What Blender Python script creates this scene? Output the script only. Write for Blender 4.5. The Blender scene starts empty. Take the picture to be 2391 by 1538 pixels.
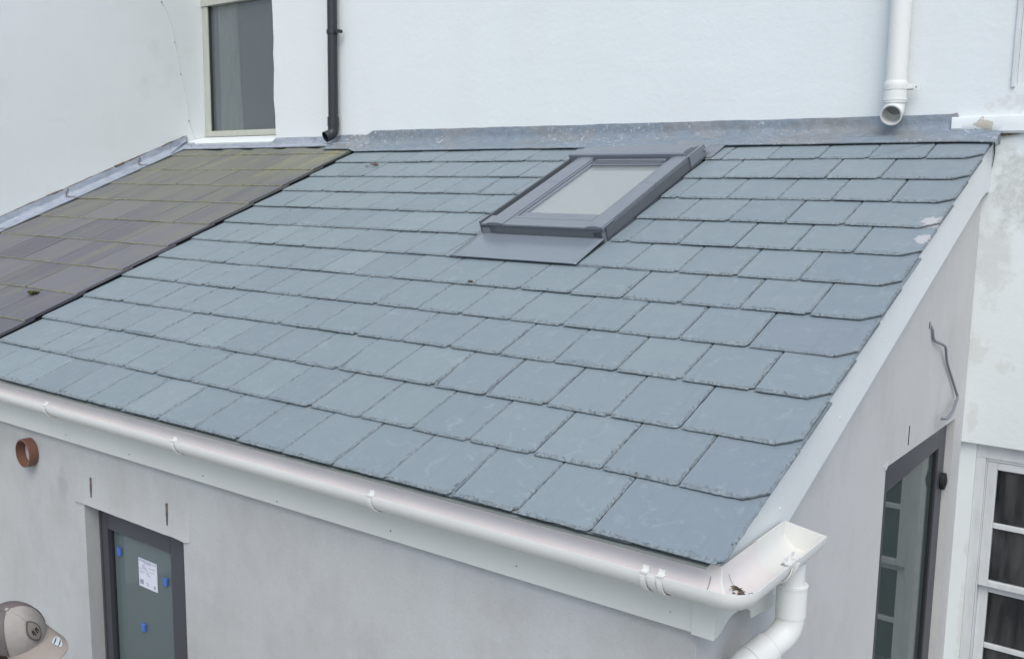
import bpy, bmesh, math, random
from mathutils import Vector, Matrix, noise

S = bpy.context.scene
COL = S.collection
# ------------------------------------------------------------------ camera
R3 = Matrix(((0.8023539063168358, -0.09697333646713996, 0.5889179747917195),
             (0.5966926111233889, 0.10777388750826951, -0.7951997969077376),
             (0.013643197897356239, 0.9894346674671278, 0.14433607298713577)))
cd = bpy.data.cameras.new('camera')
cam = bpy.data.objects.new('camera', cd); COL.objects.link(cam)
cam.matrix_world = Matrix.Translation((0.93086272, -2.15972604, 0.92398065)) @ R3.to_4x4()
cd.sensor_fit = 'HORIZONTAL'; cd.sensor_width = 36.0
cd.lens = 2243.46 / 2391.0 * 36.0
cd.clip_start = 0.05; cd.clip_end = 500
S.camera = cam
# ------------------------------------------------------------------ light
SUN_EL, SUN_AZ = math.radians(52), math.radians(146)      # azimuth clockwise from +Y
w = bpy.data.worlds.new('World'); S.world = w; w.use_nodes = True
nt = w.node_tree
sky = nt.nodes.new('ShaderNodeTexSky'); sky.sky_type = 'NISHITA'; sky.sun_disc = False
sky.sun_elevation = SUN_EL; sky.sun_rotation = SUN_AZ
sky.air_density = 1.0; sky.dust_density = 2.2; sky.ozone_density = 1.0
nt.links.new(sky.outputs[0], nt.nodes['Background'].inputs[0])
nt.nodes['Background'].inputs[1].default_value = 0.15
sd = bpy.data.lights.new('sun', 'SUN'); sd.energy = 1.0; sd.angle = math.radians(42); sd.color = (1, 1.0, 0.93)
sun = bpy.data.objects.new('sun', sd); COL.objects.link(sun)
sv = Vector((math.sin(SUN_AZ) * math.cos(SUN_EL), math.cos(SUN_AZ) * math.cos(SUN_EL), math.sin(SUN_EL)))
sun.rotation_euler = (-sv).to_track_quat('-Z', 'Y').to_euler()
S.view_settings.view_transform = 'Standard'; S.view_settings.look = 'None'
S.view_settings.exposure = 0.46; S.view_settings.gamma = 1.0

# ------------------------------------------------------------------ constants
TH = 0.3929039; G = 0.2586648
CT, ST, TT = math.cos(TH), math.sin(TH), math.tan(TH)
DW = 2.97          # rear wall plane
XV = -4.2075       # left verge of the new roof
XL = -6.42         # wing wall plane
GROUND = -2.5
rnd = random.Random(7)
def RP(x, s, h=0.0): return Vector((x, s * CT - h * ST, s * ST + h * CT))
def nz(x, y=0, z=0): return noise.noise(Vector((x, y, z)))

# ------------------------------------------------------------------ materials
def mat(name, base, rough=0.6, spec=0.5, metallic=0.0):
    m = bpy.data.materials.new(name); m.use_nodes = True
    b = m.node_tree.nodes['Principled BSDF']
    b.inputs['Base Color'].default_value = (*base, 1); b.inputs['Roughness'].default_value = rough
    b.inputs['Specular IOR Level'].default_value = spec; b.inputs['Metallic'].default_value = metallic
    return m
class N:
    def __init__(s, m): s.m = m; s.t = m.node_tree; s.b = s.t.nodes['Principled BSDF']
    def node(s, k, **kw):
        n = s.t.nodes.new(k)
        for a, v in kw.items(): setattr(n, a, v)
        return n
    def link(s, a, b): s.t.links.new(a, b)
    def pos(s, scale=(1, 1, 1), rotx=0.0, loc=(0, 0, 0)):
        g = s.node('ShaderNodeNewGeometry')
        r = s.node('ShaderNodeVectorRotate', rotation_type='X_AXIS'); r.inputs['Angle'].default_value = -rotx
        s.link(g.outputs['Position'], r.inputs['Vector'])
        mp = s.node('ShaderNodeMapping'); mp.inputs['Scale'].default_value = scale; mp.inputs['Location'].default_value = loc
        s.link(r.outputs[0], mp.inputs['Vector']); return mp.outputs[0]
    def noise(s, vec, scale, detail=4, rough=0.55, dist=0.0):
        n = s.node('ShaderNodeTexNoise'); n.inputs['Scale'].default_value = scale
        n.inputs['Detail'].default_value = detail; n.inputs['Roughness'].default_value = rough
        n.inputs['Distortion'].default_value = dist
        s.link(vec, n.inputs['Vector']); return n.outputs['Fac']
    def ramp(s, fac, stops, interp='LINEAR'):
        r = s.node('ShaderNodeValToRGB'); cr = r.color_ramp; cr.interpolation = interp
        while len(cr.elements) > len(stops): cr.elements.remove(cr.elements[-1])
        while len(cr.elements) < len(stops): cr.elements.new(0.5)
        for e, (p, c) in zip(cr.elements, stops):
            e.position = p; e.color = (*c, 1) if isinstance(c, tuple) else (c, c, c, 1)
        s.link(fac, r.inputs[0]); return r.outputs[0]
    def mix(s, fac, a, b, mode='MIX'):
        n = s.node('ShaderNodeMix', data_type='RGBA', blend_type=mode)
        for i, v in ((0, fac), (6, a), (7, b)):
            if hasattr(v, 'is_linked') or hasattr(v, 'links'): s.link(v, n.inputs[i])
            elif i == 0: n.inputs[0].default_value = v
            else: n.inputs[i].default_value = (*v, 1) if len(v) == 3 else v
        return n.outputs[2]
    def math(s, op, a, b=0.0, c=None):
        n = s.node('ShaderNodeMath', operation=op)
        for i, v in enumerate((a, b) if c is None else (a, b, c)):
            if isinstance(v, (int, float)): n.inputs[i].default_value = v
            else: s.link(v, n.inputs[i])
        return n.outputs[0]
    def base(s, c): s.link(c, s.b.inputs['Base Color'])
    def rough(s, c): s.link(c, s.b.inputs['Roughness'])
    def bump(s, h, strength=0.3, dist=0.01, prev=None):
        n = s.node('ShaderNodeBump'); n.inputs['Strength'].default_value = strength; n.inputs['Distance'].default_value = dist
        s.link(h, n.inputs['Height'])
        if prev is not None: s.link(prev, n.inputs['Normal'])
        s.link(n.outputs[0], s.b.inputs['Normal']); return n.outputs[0]
    def sphere(s, c, r, nscale=9, namt=0.6):       # soft blotch mask round a place in the world
        g = s.node('ShaderNodeNewGeometry'); v = s.node('ShaderNodeVectorMath', operation='SUBTRACT')
        s.link(g.outputs['Position'], v.inputs[0]); v.inputs[1].default_value = c
        d = s.node('ShaderNodeVectorMath', operation='DIVIDE'); s.link(v.outputs[0], d.inputs[0]); d.inputs[1].default_value = r
        l = s.node('ShaderNodeVectorMath', operation='LENGTH'); s.link(d.outputs[0], l.inputs[0])
        n = s.noise(g.outputs['Position'], nscale, 6, 0.65)
        a = s.math('MULTIPLY', s.math('SUBTRACT', n, 0.5), namt * 4)
        return s.math('SUBTRACT', 1.0, s.math('ADD', l.outputs['Value'], a), None)

# new slate
M = {}
m = mat('new_slate', (0.2, 0.26, 0.3), 0.5, 0.45); n = N(m)
at = n.node('ShaderNodeAttribute', attribute_name='tone'); sp = n.node('ShaderNodeSeparateColor'); n.link(at.outputs['Color'], sp.inputs[0])
P = n.pos((1, 1, 1), TH)
big = n.noise(P, 1.3, 3); mid = n.noise(n.pos((6, 14, 1), TH), 1.0, 5, 0.6)
tone = n.math('ADD', n.math('MULTIPLY', sp.outputs[0], 0.6), n.math('MULTIPLY', mid, 0.4))
c = n.ramp(tone, [(0.1, (0.172, 0.220, 0.244)), (0.42, (0.195, 0.245, 0.268)), (0.7, (0.214, 0.267, 0.284)), (0.95, (0.246, 0.299, 0.311))])
c = n.mix(n.math('MULTIPLY', sp.outputs[1], 0.55), c, (0.192, 0.229, 0.272), 'MIX')
fine = n.noise(P, 260, 3, 0.7); c = n.mix(n.ramp(fine, [(0.3, 0.0), (0.7, 0.16)]), c, (0.33, 0.37, 0.39))
# chalky scuffs and scratches
s1 = n.noise(n.pos((9, 60, 1), TH), 1.0, 7, 0.75, 0.6); s2 = n.noise(P, 3.7, 2)
sc = n.math('MULTIPLY', n.ramp(s1, [(0.66, 0.0), (0.72, 1.0)]), n.ramp(s2, [(0.55, 0.0), (0.66, 1.0)]))
c = n.mix(n.math('MULTIPLY', sc, 0.85), c, (0.62, 0.64, 0.66))
blot = n.noise(P, 14, 6, 0.7, 1.2); c = n.mix(n.ramp(blot, [(0.56, 0.0), (0.75, 0.42)]), c, (0.37, 0.43, 0.44))
stk = n.noise(n.pos((30, 3, 1), TH), 1.0, 4, 0.6); c = n.mix(n.ramp(stk, [(0.55, 0.0), (0.75, 0.22)]), c, (0.14, 0.18, 0.19))
m1 = n.ramp(n.sphere(RP(-0.03, 2.14), (0.055, 0.05, 0.05), 34, 0.8), [(0.1, 0.0), (0.3, 1.0)])
m2 = n.ramp(n.sphere(RP(-0.02, 1.98), (0.035, 0.05, 0.05), 26, 0.9), [(0.1, 0.0), (0.3, 1.0)])
c = n.mix(n.math('MULTIPLY', n.math('MAXIMUM', m1, m2), 0.55), c, (0.62, 0.58, 0.58))
c = n.mix(sp.outputs[2], c, n.mix(n.ramp(n.noise(P, 55, 5, 0.7), [(0.35, 0.0), (0.65, 1.0)]), (0.075, 0.088, 0.092), (0.215, 0.245, 0.252)))  # edges: chip colour, with the shade of down-facing facets painted in
n.base(c); n.rough(n.ramp(n.noise(P, 6, 3), [(0.3, 0.42), (0.7, 0.6)]))
bb = n.bump(n.noise(n.pos((1, 1, 1), TH), 42, 8, 0.66, 0.6), 0.42, 0.004)
rv = n.ramp(n.noise(n.pos((4, 7, 1), TH), 2.2, 5, 0.6, 1.5), [(0.44, 0.0), (0.47, 1.0), (0.56, 1.0), (0.585, 0.35)])
bb = n.bump(rv, 0.18, 0.002, bb)
bb = n.bump(n.noise(P, 5, 3), 0.25, 0.012, bb)
M['slate'] = m
# old slate
m = mat('old_slate', (0.13, 0.12, 0.13), 0.62, 0.35); n = N(m)
at = n.node('ShaderNodeAttribute', attribute_name='tone'); sp = n.node('ShaderNodeSeparateColor'); n.link(at.outputs['Color'], sp.inputs[0])
P = n.pos((1, 1, 1), TH)
streak = n.noise(n.pos((7, 0.9, 1), TH), 1.0, 5, 0.6, 0.3)
c = n.ramp(sp.outputs[0], [(0.0, (0.108, 0.109, 0.126)), (0.5, (0.132, 0.133, 0.150)), (1.0, (0.165, 0.165, 0.180))])
gx = n.node('ShaderNodeNewGeometry'); sx = n.node('ShaderNodeSeparateXYZ'); n.link(gx.outputs['Position'], sx.inputs[0])
hi = n.math('MULTIPLY_ADD', sx.outputs['Y'], 0.42, -0.22)        # lichen grows towards the top courses
ol = n.math('ADD', hi, n.math('MULTIPLY', n.math('SUBTRACT', streak, 0.5), 2.7))
c = n.mix(n.ramp(ol, [(0.15, 0.0), (0.75, 0.85)]), c, (0.168, 0.176, 0.143))
yl = n.math('MULTIPLY', n.ramp(n.noise(n.pos((10, 1.6, 1), TH), 1.0, 5, 0.6, 0.5), [(0.54, 0.0), (0.66, 1.0)]), n.ramp(n.math('MULTIPLY_ADD', sx.outputs['Y'], 1.0, -1.9), [(0.1, 0.0), (0.8, 0.85)]))
c = n.mix(yl, c, (0.27, 0.26, 0.14))
dk = n.ramp(n.noise(n.pos((5, 1.1, 1), TH, (3, 8, 1)), 1.0, 4), [(0.56, 0.0), (0.7, 0.55)]); c = n.mix(dk, c, (0.12, 0.125, 0.16))
c = n.mix(n.ramp(n.noise(P, 90, 3), [(0.4, 0.0), (0.8, 0.25)]), c, (0.22, 0.21, 0.2))
spk = n.ramp(n.noise(P, 38, 1), [(0.80, 0.0), (0.82, 0.7)]); c = n.mix(spk, c, (0.5, 0.5, 0.48))
c = n.mix(sp.outputs[2], c, n.mix(n.ramp(n.noise(P, 22, 4), [(0.4, 0.0), (0.6, 1.0)]), (0.50, 0.48, 0.38), (0.36, 0.36, 0.20)))
n.base(c); n.bump(n.noise(P, 30, 6), 0.15, 0.003)
M['old_slate'] = m
# moss
m = mat('moss', (0.1, 0.1, 0.04), 0.95, 0.1); n = N(m); P = n.pos()
n.base(n.ramp(n.noise(P, 60, 5), [(0.35, (0.035, 0.032, 0.022)), (0.6, (0.10, 0.10, 0.03)), (0.8, (0.20, 0.19, 0.05))])); n.bump(n.noise(P, 200, 5), 0.9, 0.01); M['moss'] = m
m = mat('dry_debris', (0.06, 0.05, 0.045), 0.9, 0.1); n = N(m); n.base(n.ramp(n.noise(n.pos(), 80, 4), [(0.35, (0.07, 0.055, 0.05)), (0.6, (0.22, 0.17, 0.14))])); M['debris'] = m
# white painted render (rear wall and wing)
def painted(name, col, streaks=0.25, dirt=(0.55, 0.54, 0.50), dirtamt=0.25, bumpv=(1, 1, 1)):
    m = mat(name, col, 0.75, 0.3); n = N(m)
    P = n.pos()
    c = n.mix(n.ramp(n.noise(P, 0.9, 5, 0.6), [(0.3, 0.0), (0.75, streaks)]), col, tuple(v * 0.86 for v in col))
    c = n.mix(n.ramp(n.noise(n.pos((2.2, 2.2, 0.5)), 1.0, 6, 0.62, 0.5), [(0.52, 0.0), (0.8, dirtamt)]), c, dirt)
    c = n.mix(n.ramp(n.noise(P, 34, 2), [(0.76, 0.0), (0.80, 0.35)]), c, (0.42, 0.42, 0.41))
    b1 = n.bump(n.noise(n.pos((1.2, 1.2, 3.0), 0), 1.6, 5, 0.5, 0.5), 0.22, 0.014)
    b2 = n.bump(n.noise(n.pos(bumpv), 28, 6, 0.6), 0.28, 0.005, b1)
    n.bump(n.noise(P, 150, 3, 0.6), 0.25, 0.002, b2)
    return m, n, c
m, n, c = painted('white_rear_wall', (0.70, 0.745, 0.75), 0.35, dirtamt=0.12)
st = n.ramp(n.sphere((0.10, DW, 0.98), (0.12, 0.2, 0.24), 11, 0.55), [(0.05, 0.0), (0.45, 1.0)])
st = n.math('MULTIPLY', st, n.ramp(n.noise(n.pos(), 40, 6, 0.7), [(0.35, 0.35), (0.62, 1.0)]))
c = n.mix(n.math('MULTIPLY', st, 0.6), c, (0.38, 0.385, 0.35))
st = n.ramp(n.sphere((0.02, DW, 0.62), (0.10, 0.2, 0.22), 14, 0.6), [(0.05, 0.0), (0.5, 1.0)])
c = n.mix(n.math('MULTIPLY', st, 0.32), c, (0.42, 0.43, 0.39))
for cc, rr in (((-0.02, DW, 0.18), (0.06, .2, 0.10)), ((-0.005, DW, -0.18), (0.035, .2, 0.10)), ((0.12, DW, 0.1), (0.05, .2, 0.04)), ((0.03, 3.0, -0.86), (0.04, .3, 0.05)), ((0.02, 3.0, -1.25), (0.03, .3, 0.3)), ((0.2, DW, 1.36), (0.3, .2, 0.06))):
    st = n.ramp(n.sphere(cc, rr, 20, 0.7), [(0.1, 0.0), (0.5, 1.0)]); c = n.mix(n.math('MULTIPLY', st, 0.22), c, (0.42, 0.38, 0.32))
n.base(c); M['wall_rear'] = m
m, n, c = painted('white_wing_wall', (0.725, 0.76, 0.76), 0.3, dirtamt=0.1, bumpv=(1, 1, 1)); 
c = n.mix(n.ramp(n.math('SUBTRACT', n.noise(n.pos((1, 3, 3)), 1.0, 6), n.math('MULTIPLY', 0.0, 1.0)), [(0.62, 0.0), (0.8, 0.25)]), c, (0.5, 0.5, 0.42))
n.base(c); M['wall_wing'] = m
m, n, c = painted('window_reveal_paint', (0.70, 0.745, 0.75), 0.2, dirtamt=0.2); n.base(c); M['reveal'] = m
# sand and cement render on the extension
def cement(name, a, b, cdark):
    m = mat(name, a, 0.85, 0.2); n = N(m); P = n.pos()
    c = n.mix(n.ramp(n.noise(n.pos((1, 1, 0.5)), 1.1, 5, 0.6, 0.6), [(0.35, 0.0), (0.7, 1.0)]), a, b)
    c = n.mix(n.ramp(n.noise(n.pos((2.4, 2.4, 1.7)), 1.6, 7, 0.7), [(0.46, 0.0), (0.75, 0.5)]), c, cdark)
    c = n.mix(n.ramp(n.noise(P, 170, 4, 0.8), [(0.35, 0.0), (0.8, 0.4)]), c, tuple(v * 0.7 for v in a))
    c = n.mix(n.ramp(n.noise(P, 25, 2), [(0.74, 0.0), (0.78, 0.4)]), c, cdark)
    b1 = n.bump(n.noise(n.pos((1, 1, 1)), 3.0, 4, 0.5), 0.35, 0.02)
    n.bump(n.noise(P, 130, 5, 0.7), 0.3, 0.002, b1); return m, n, c
m, n, c = cement('grey_render_front', (0.435, 0.443, 0.430), (0.495, 0.512, 0.520), (0.34, 0.335, 0.32)); 
st = n.ramp(n.sphere((-3.33, 0.08, -0.47), (0.06, 0.2, 0.10), 16, 0.4), [(0.1, 0.0), (0.6, 1.0)]); c = n.mix(n.math('MULTIPLY', st, 0.6), c, (0.33, 0.33, 0.32))
st = n.ramp(n.sphere((-4.0, 0.08, -0.33), (0.7, 0.2, 0.10), 5, 0.4), [(0.1, 0.0), (0.7, 1.0)]); c = n.mix(n.math('MULTIPLY', st, 0.4), c, (0.30, 0.30, 0.28))
n.base(c); M['render_front'] = m
m, n, c = cement('pale_render_side', (0.52, 0.522, 0.515), (0.565, 0.568, 0.565), (0.42, 0.41, 0.40)); n.base(c); M['render_side'] = m
# upvc
def upvc(name, col, rough=0.40):
    m = mat(name, col, rough, 0.5); n = N(m)
    n.base(n.mix(n.ramp(n.noise(n.pos((1, 1, 1)), 3, 5, 0.6), [(0.4, 0.0), (0.8, 0.35)]), col, tuple(v * 0.84 for v in col)))
    n.rough(n.ramp(n.noise(n.pos(), 12, 3), [(0.3, rough), (0.7, rough + 0.15)])); return m
M['fascia'] = upvc('white_fascia_plastic', (0.62, 0.635, 0.60)); M['barge'] = upvc('white_barge_plastic', (0.69, 0.72, 0.72))
M['gutter'] = upvc('white_gutter_plastic', (0.71, 0.715, 0.68)); M['pipe_white'] = upvc('white_pipe_plastic', (0.72, 0.735, 0.71))
m = upvc('gutter_inside', (0.71, 0.675, 0.655)); M['gutter_in'] = m
M['pipe_black'] = mat('black_pipe_plastic', (0.022, 0.025, 0.03), 0.38, 0.5)
M['seal'] = mat('grey_seal', (0.3, 0.3, 0.3), 0.7)
M['clay'] = mat('terracotta_plastic', (0.165, 0.078, 0.052), 0.5)
m = mat('lead_new', (0.17, 0.19, 0.235), 0.5, 0.5, 0.12); n = N(m); P = n.pos()
c = n.ramp(n.noise(n.pos((1.2, 3, 3)), 1.6, 6, 0.6, 0.8), [(0.3, (0.185, 0.235, 0.30)), (0.5, (0.20, 0.24, 0.275)), (0.62, (0.225, 0.232, 0.235)), (0.78, (0.185, 0.205, 0.225))])
c = n.mix(n.ramp(n.noise(n.pos((2, 4, 4)), 6, 6, 0.7, 0.6), [(0.45, 0.0), (0.72, 0.6)]), c, (0.30, 0.34, 0.385)); c = n.mix(n.ramp(n.noise(n.pos((3, 3, 3)), 4, 5, 0.7), [(0.55, 0.0), (0.75, 0.6)]), c, (0.13, 0.145, 0.165))
wh = n.math('MULTIPLY', n.ramp(n.noise(P, 45, 5, 0.7), [(0.58, 0.0), (0.64, 1.0)]), n.ramp(n.noise(P, 2.2, 3), [(0.46, 0.0), (0.56, 1.0)])); c = n.mix(n.math('MULTIPLY', wh, 0.75), c, (0.62, 0.64, 0.7))
n.base(c); n.bump(n.noise(P, 9, 5), 0.9, 0.018); M['lead_new'] = m
m = mat('lead_old', (0.30, 0.34, 0.39), 0.6, 0.4, 0.15); n = N(m); P = n.pos()
c = n.ramp(n.noise(n.pos((3, 3, 5)), 1.8, 6, 0.65, 0.5), [(0.3, (0.27, 0.31, 0.37)), (0.5, (0.36, 0.40, 0.46)), (0.7, (0.25, 0.28, 0.34))])
c = n.mix(n.ramp(n.noise(P, 18, 6, 0.7), [(0.6, 0.0), (0.7, 0.6)]), c, (0.55, 0.58, 0.62)); c = n.mix(n.ramp(n.noise(P, 9, 5, 0.7), [(0.62, 0.0), (0.75, 0.5)]), c, (0.3, 0.28, 0.2))
n.base(c); n.bump(n.noise(P, 9, 5), 0.6, 0.015); M['lead_old'] = m
m = mat('skylight_metal', (0.185, 0.208, 0.238), 0.45, 0.5, 0.0); n = N(m); n.rough(n.ramp(n.noise(n.pos(), 10, 4), [(0.3, 0.36), (0.7, 0.5)])); M['sky_metal'] = m
M['sky_dark'] = mat('skylight_side', (0.11, 0.122, 0.135), 0.5, 0.4)
M['anthracite'] = mat('anthracite_frame', (0.052, 0.056, 0.066), 0.42, 0.5)
M['rubber'] = mat('black_gasket', (0.02, 0.02, 0.022), 0.7, 0.3)
M['dark_void'] = mat('dark_gap', (0.012, 0.012, 0.014), 0.95, 0.1)
m = mat('cream_timber', (0.44, 0.46, 0.40), 0.55); n = N(m); n.base(n.mix(n.ramp(n.noise(n.pos((4, 4, 1)), 6, 5), [(0.4, 0.0), (0.75, 0.4)]), (0.46, 0.48, 0.425), (0.33, 0.34, 0.29))); M['cream'] = m
m = mat('white_timber', (0.55, 0.57, 0.58), 0.6); n = N(m); c = n.mix(n.ramp(n.noise(n.pos((4, 4, 1)), 5, 6, 0.65), [(0.4, 0.0), (0.8, 0.6)]), (0.60, 0.63, 0.645), (0.42, 0.43, 0.42)); n.base(c); n.bump(n.noise(n.pos(), 30, 5), 0.3, 0.004); M['sash'] = m
M['room'] = mat('room_plaster', (0.20, 0.21, 0.22), 0.9, 0.1); M['room_dark'] = mat('dark_room', (0.045, 0.048, 0.05), 0.9, 0.1)
M['shaft'] = mat('white_shaft', (0.75, 0.76, 0.76), 0.9, 0.1)
M['underlay'] = mat('roof_underlay', (0.03, 0.032, 0.035), 0.9, 0.1)
M['paper'] = mat('white_paper', (0.66, 0.68, 0.75), 0.6); M['ink'] = mat('grey_ink', (0.28, 0.30, 0.38), 0.7); M['blue'] = mat('blue_plastic', (0.055, 0.15, 0.46), 0.5)
M['cable'] = mat('grey_cable', (0.20, 0.22, 0.25), 0.55); M['cable_white'] = mat('painted_cable', (0.68, 0.70, 0.71), 0.6)
def glass(name, sheen_grime, layer_fac, ior=1.5, rough=0.0, dirt=0.0):  # diffuse layer: pane reflections put into colour, plus grime on the sash
    m = bpy.data.materials.new(name); m.use_nodes = True; t = m.node_tree; t.nodes.clear()
    o = t.nodes.new('ShaderNodeOutputMaterial'); tr = t.nodes.new('ShaderNodeBsdfTransparent'); tr.inputs[0].default_value = (0.86, 0.92, 0.9, 1)
    d = t.nodes.new('ShaderNodeBsdfDiffuse'); d.inputs[0].default_value = (*sheen_grime, 1)
    a = t.nodes.new('ShaderNodeMixShader'); a.inputs[0].default_value = layer_fac
    if dirt:
        g = t.nodes.new('ShaderNodeNewGeometry'); mp = t.nodes.new('ShaderNodeMapping'); mp.inputs['Scale'].default_value = (14, 14, 3)
        nn = t.nodes.new('ShaderNodeTexNoise'); nn.inputs['Scale'].default_value = 1.3; nn.inputs['Detail'].default_value = 6
        r = t.nodes.new('ShaderNodeMapRange'); r.inputs['From Min'].default_value = 0.4; r.inputs['From Max'].default_value = 0.8
        r.inputs['To Min'].default_value = layer_fac; r.inputs['To Max'].default_value = min(1, layer_fac + dirt)
        t.links.new(g.outputs['Position'], mp.inputs[0]); t.links.new(mp.outputs[0], nn.inputs['Vector']); t.links.new(nn.outputs['Fac'], r.inputs[0]); t.links.new(r.outputs[0], a.inputs[0])
    gl = t.nodes.new('ShaderNodeBsdfGlossy'); gl.inputs['Roughness'].default_value = rough
    fr = t.nodes.new('ShaderNodeFresnel'); fr.inputs[0].default_value = ior
    b = t.nodes.new('ShaderNodeMixShader')
    t.links.new(tr.outputs[0], a.inputs[1]); t.links.new(d.outputs[0], a.inputs[2])
    t.links.new(fr.outputs[0], b.inputs[0]); t.links.new(a.outputs[0], b.inputs[1]); t.links.new(gl.outputs[0], b.inputs[2]); t.links.new(b.outputs[0], o.inputs[0])
    return m
M['glass_front'] = glass('window_glass_sheen', (0.15, 0.195, 0.20), 0.7, 1.6, 0.03)  # teal diffuse layer stands in for light reflected by the pane
M['glass_door'] = glass('door_glass', (0.075, 0.100, 0.098), 0.75, 1.28)
M['glass_upper'] = glass('upper_window_glass', (0.26, 0.31, 0.345), 0.36, 1.95)
M['glass_sash'] = glass('old_sash_glass', (0.20, 0.20, 0.20), 0.05, 1.45, 0.02, 0.35)
M['glass_sky'] = glass('skylight_glass', (0.56, 0.62, 0.62), 0.5, 1.9, 0.02)  # pale diffuse layer stands in for the reflected white wall

# ------------------------------------------------------------------ mesh builder
class MB:
    def __init__(s): s.v = []; s.f = []; s.mi = []; s.tone = []; s.sm = []
    def add(s, vs, fs, mi=0, tone=(0.5, 0.5, 0), smooth=False):
        o = len(s.v); s.v += [tuple(v) for v in vs]
        for f in fs: s.f.append([i + o for i in f]); s.mi.append(mi); s.tone.append(tone); s.sm.append(smooth)
    def quad(s, a, b, c, d, **k): s.add([a, b, c, d], [(0, 1, 2, 3)], **k)
    def hexa(s, p, **k):    # p: 8 points, bottom 4 ccw then top 4
        s.add(p, [(3, 2, 1, 0), (4, 5, 6, 7), (0, 1, 5, 4), (1, 2, 6, 5), (2, 3, 7, 6), (3, 0, 4, 7)], **k)
    def box(s, x0, x1, y0, y1, z0, z1, **k):
        s.hexa([(x0, y0, z0), (x1, y0, z0), (x1, y1, z0), (x0, y1, z0), (x0, y0, z1), (x1, y0, z1), (x1, y1, z1), (x0, y1, z1)], **k)
    def rbox(s, x0, x1, s0, s1, h0, h1, **k):   # box in roof coordinates
        s.hexa([RP(x0, s0, h0), RP(x1, s0, h0), RP(x1, s1, h0), RP(x0, s1, h0), RP(x0, s0, h1), RP(x1, s0, h1), RP(x1, s1, h1), RP(x0, s1, h1)], **k)
    def prism(s, poly, a, b, **k):   # poly: points; offset vectors a, b
        n = len(poly); vs = [Vector(p) + Vector(a) for p in poly] + [Vector(p) + Vector(b) for p in poly]
        s.add(vs, [list(range(n))[::-1], [n + i for i in range(n)]] + [(i, (i + 1) % n, n + (i + 1) % n, n + i) for i in range(n)], **k)
    def tube(s, pts, r, seg=20, caps=True, smooth=True, **k):
        pts = [Vector(p) for p in pts]; rs = r if isinstance(r, (list, tuple)) else [r] * len(pts)
        T = [(pts[min(i + 1, len(pts) - 1)] - pts[max(i - 1, 0)]).normalized() for i in range(len(pts))]
        up = Vector((0, 0, 1)) if abs(T[0].z) < 0.9 else Vector((1, 0, 0))
        u = T[0].cross(up).normalized(); vs = []
        for i, p in enumerate(pts):
            u = (u - T[i] * u.dot(T[i])).normalized(); v = T[i].cross(u)
            vs += [p + (u * math.cos(2 * math.pi * j / seg) + v * math.sin(2 * math.pi * j / seg)) * rs[i] for j in range(seg)]
        fs = [(i * seg + j, i * seg + (j + 1) % seg, (i + 1) * seg + (j + 1) % seg, (i + 1) * seg + j) for i in range(len(pts) - 1) for j in range(seg)]
        s.add(vs, fs, smooth=smooth, **k)
        if caps: s.add(vs[:seg], [list(range(seg))[::-1]], **k); s.add(vs[-seg:], [list(range(seg))], **k)
    def build(s, name, mats, parent=None, bevel=0, subsurf=0):
        o0 = Vector(parent.matrix_world.translation) if parent is not None else Vector((0, 0, 0))
        if parent is not None and parent.type == 'MESH': o0 = Vector(parent['_o'])
        elif parent is not None: o0 = Vector(parent.location)
        if any(s.sm):
            key = {}; remap = []; nv = []
            for v in s.v:
                k_ = (round(v[0], 5), round(v[1], 5), round(v[2], 5))
                if k_ not in key: key[k_] = len(nv); nv.append(v)
                remap.append(key[k_])
            F2, m2, t2, s2 = [], [], [], []
            for f, a, b_, c_ in zip(s.f, s.mi, s.tone, s.sm):
                g = []
                for i in f:
                    j = remap[i]
                    if not g or g[-1] != j: g.append(j)
                if len(g) > 1 and g[0] == g[-1]: g.pop()
                if len(g) >= 3 and len(set(g)) == len(g): F2.append(g); m2.append(a); t2.append(b_); s2.append(c_)
            s.v, s.f, s.mi, s.tone, s.sm = nv, F2, m2, t2, s2
        me = bpy.data.meshes.new(name)
        if s.top: cen = Vector(s.top); o0 = cen
        me.from_pydata([(v[0] - o0.x, v[1] - o0.y, v[2] - o0.z) for v in s.v], [], s.f)
        for mm in (mats if isinstance(mats, (list, tuple)) else [mats]): me.materials.append(M[mm] if isinstance(mm, str) else mm)
        me.polygons.foreach_set('material_index', s.mi); me.polygons.foreach_set('use_smooth', s.sm)
        ca = me.color_attributes.new('tone', 'FLOAT_COLOR', 'CORNER'); buf = []
        for p, t in zip(me.polygons, s.tone): buf += [t[0], t[1], t[2], 1.0] * p.loop_total
        ca.data.foreach_set('color', buf)
        me.update()
        if any(s.sm): me.polygons.foreach_set('use_smooth', [True] * len(me.polygons)); me.set_sharp_from_angle(angle=math.radians(42))
        ob = bpy.data.objects.new(name, me); COL.objects.link(ob); ob['_o'] = list(o0)
        if parent is not None: ob.parent = parent
        elif s.top: ob.location = o0
        if bevel:
            b = ob.modifiers.new('bevel', 'BEVEL'); b.width = bevel; b.segments = 2; b.limit_method = 'ANGLE'; b.angle_limit = math.radians(35)
        if subsurf: q = ob.modifiers.new('sub', 'SUBSURF'); q.levels = q.render_levels = subsurf
        return ob
    top = None
def tag(o, label=None, cat=None, group=None, kind=None):
    if label: o['label'] = label
    if cat: o['category'] = cat
    if group: o['group'] = group
    if kind: o['kind'] = kind
    return o
def thing(name, loc, label, cat, group=None):
    o = bpy.data.objects.new(name, None); COL.objects.link(o); o.location = loc; o.empty_display_size = 0.1
    return tag(o, label, cat, group)

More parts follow.
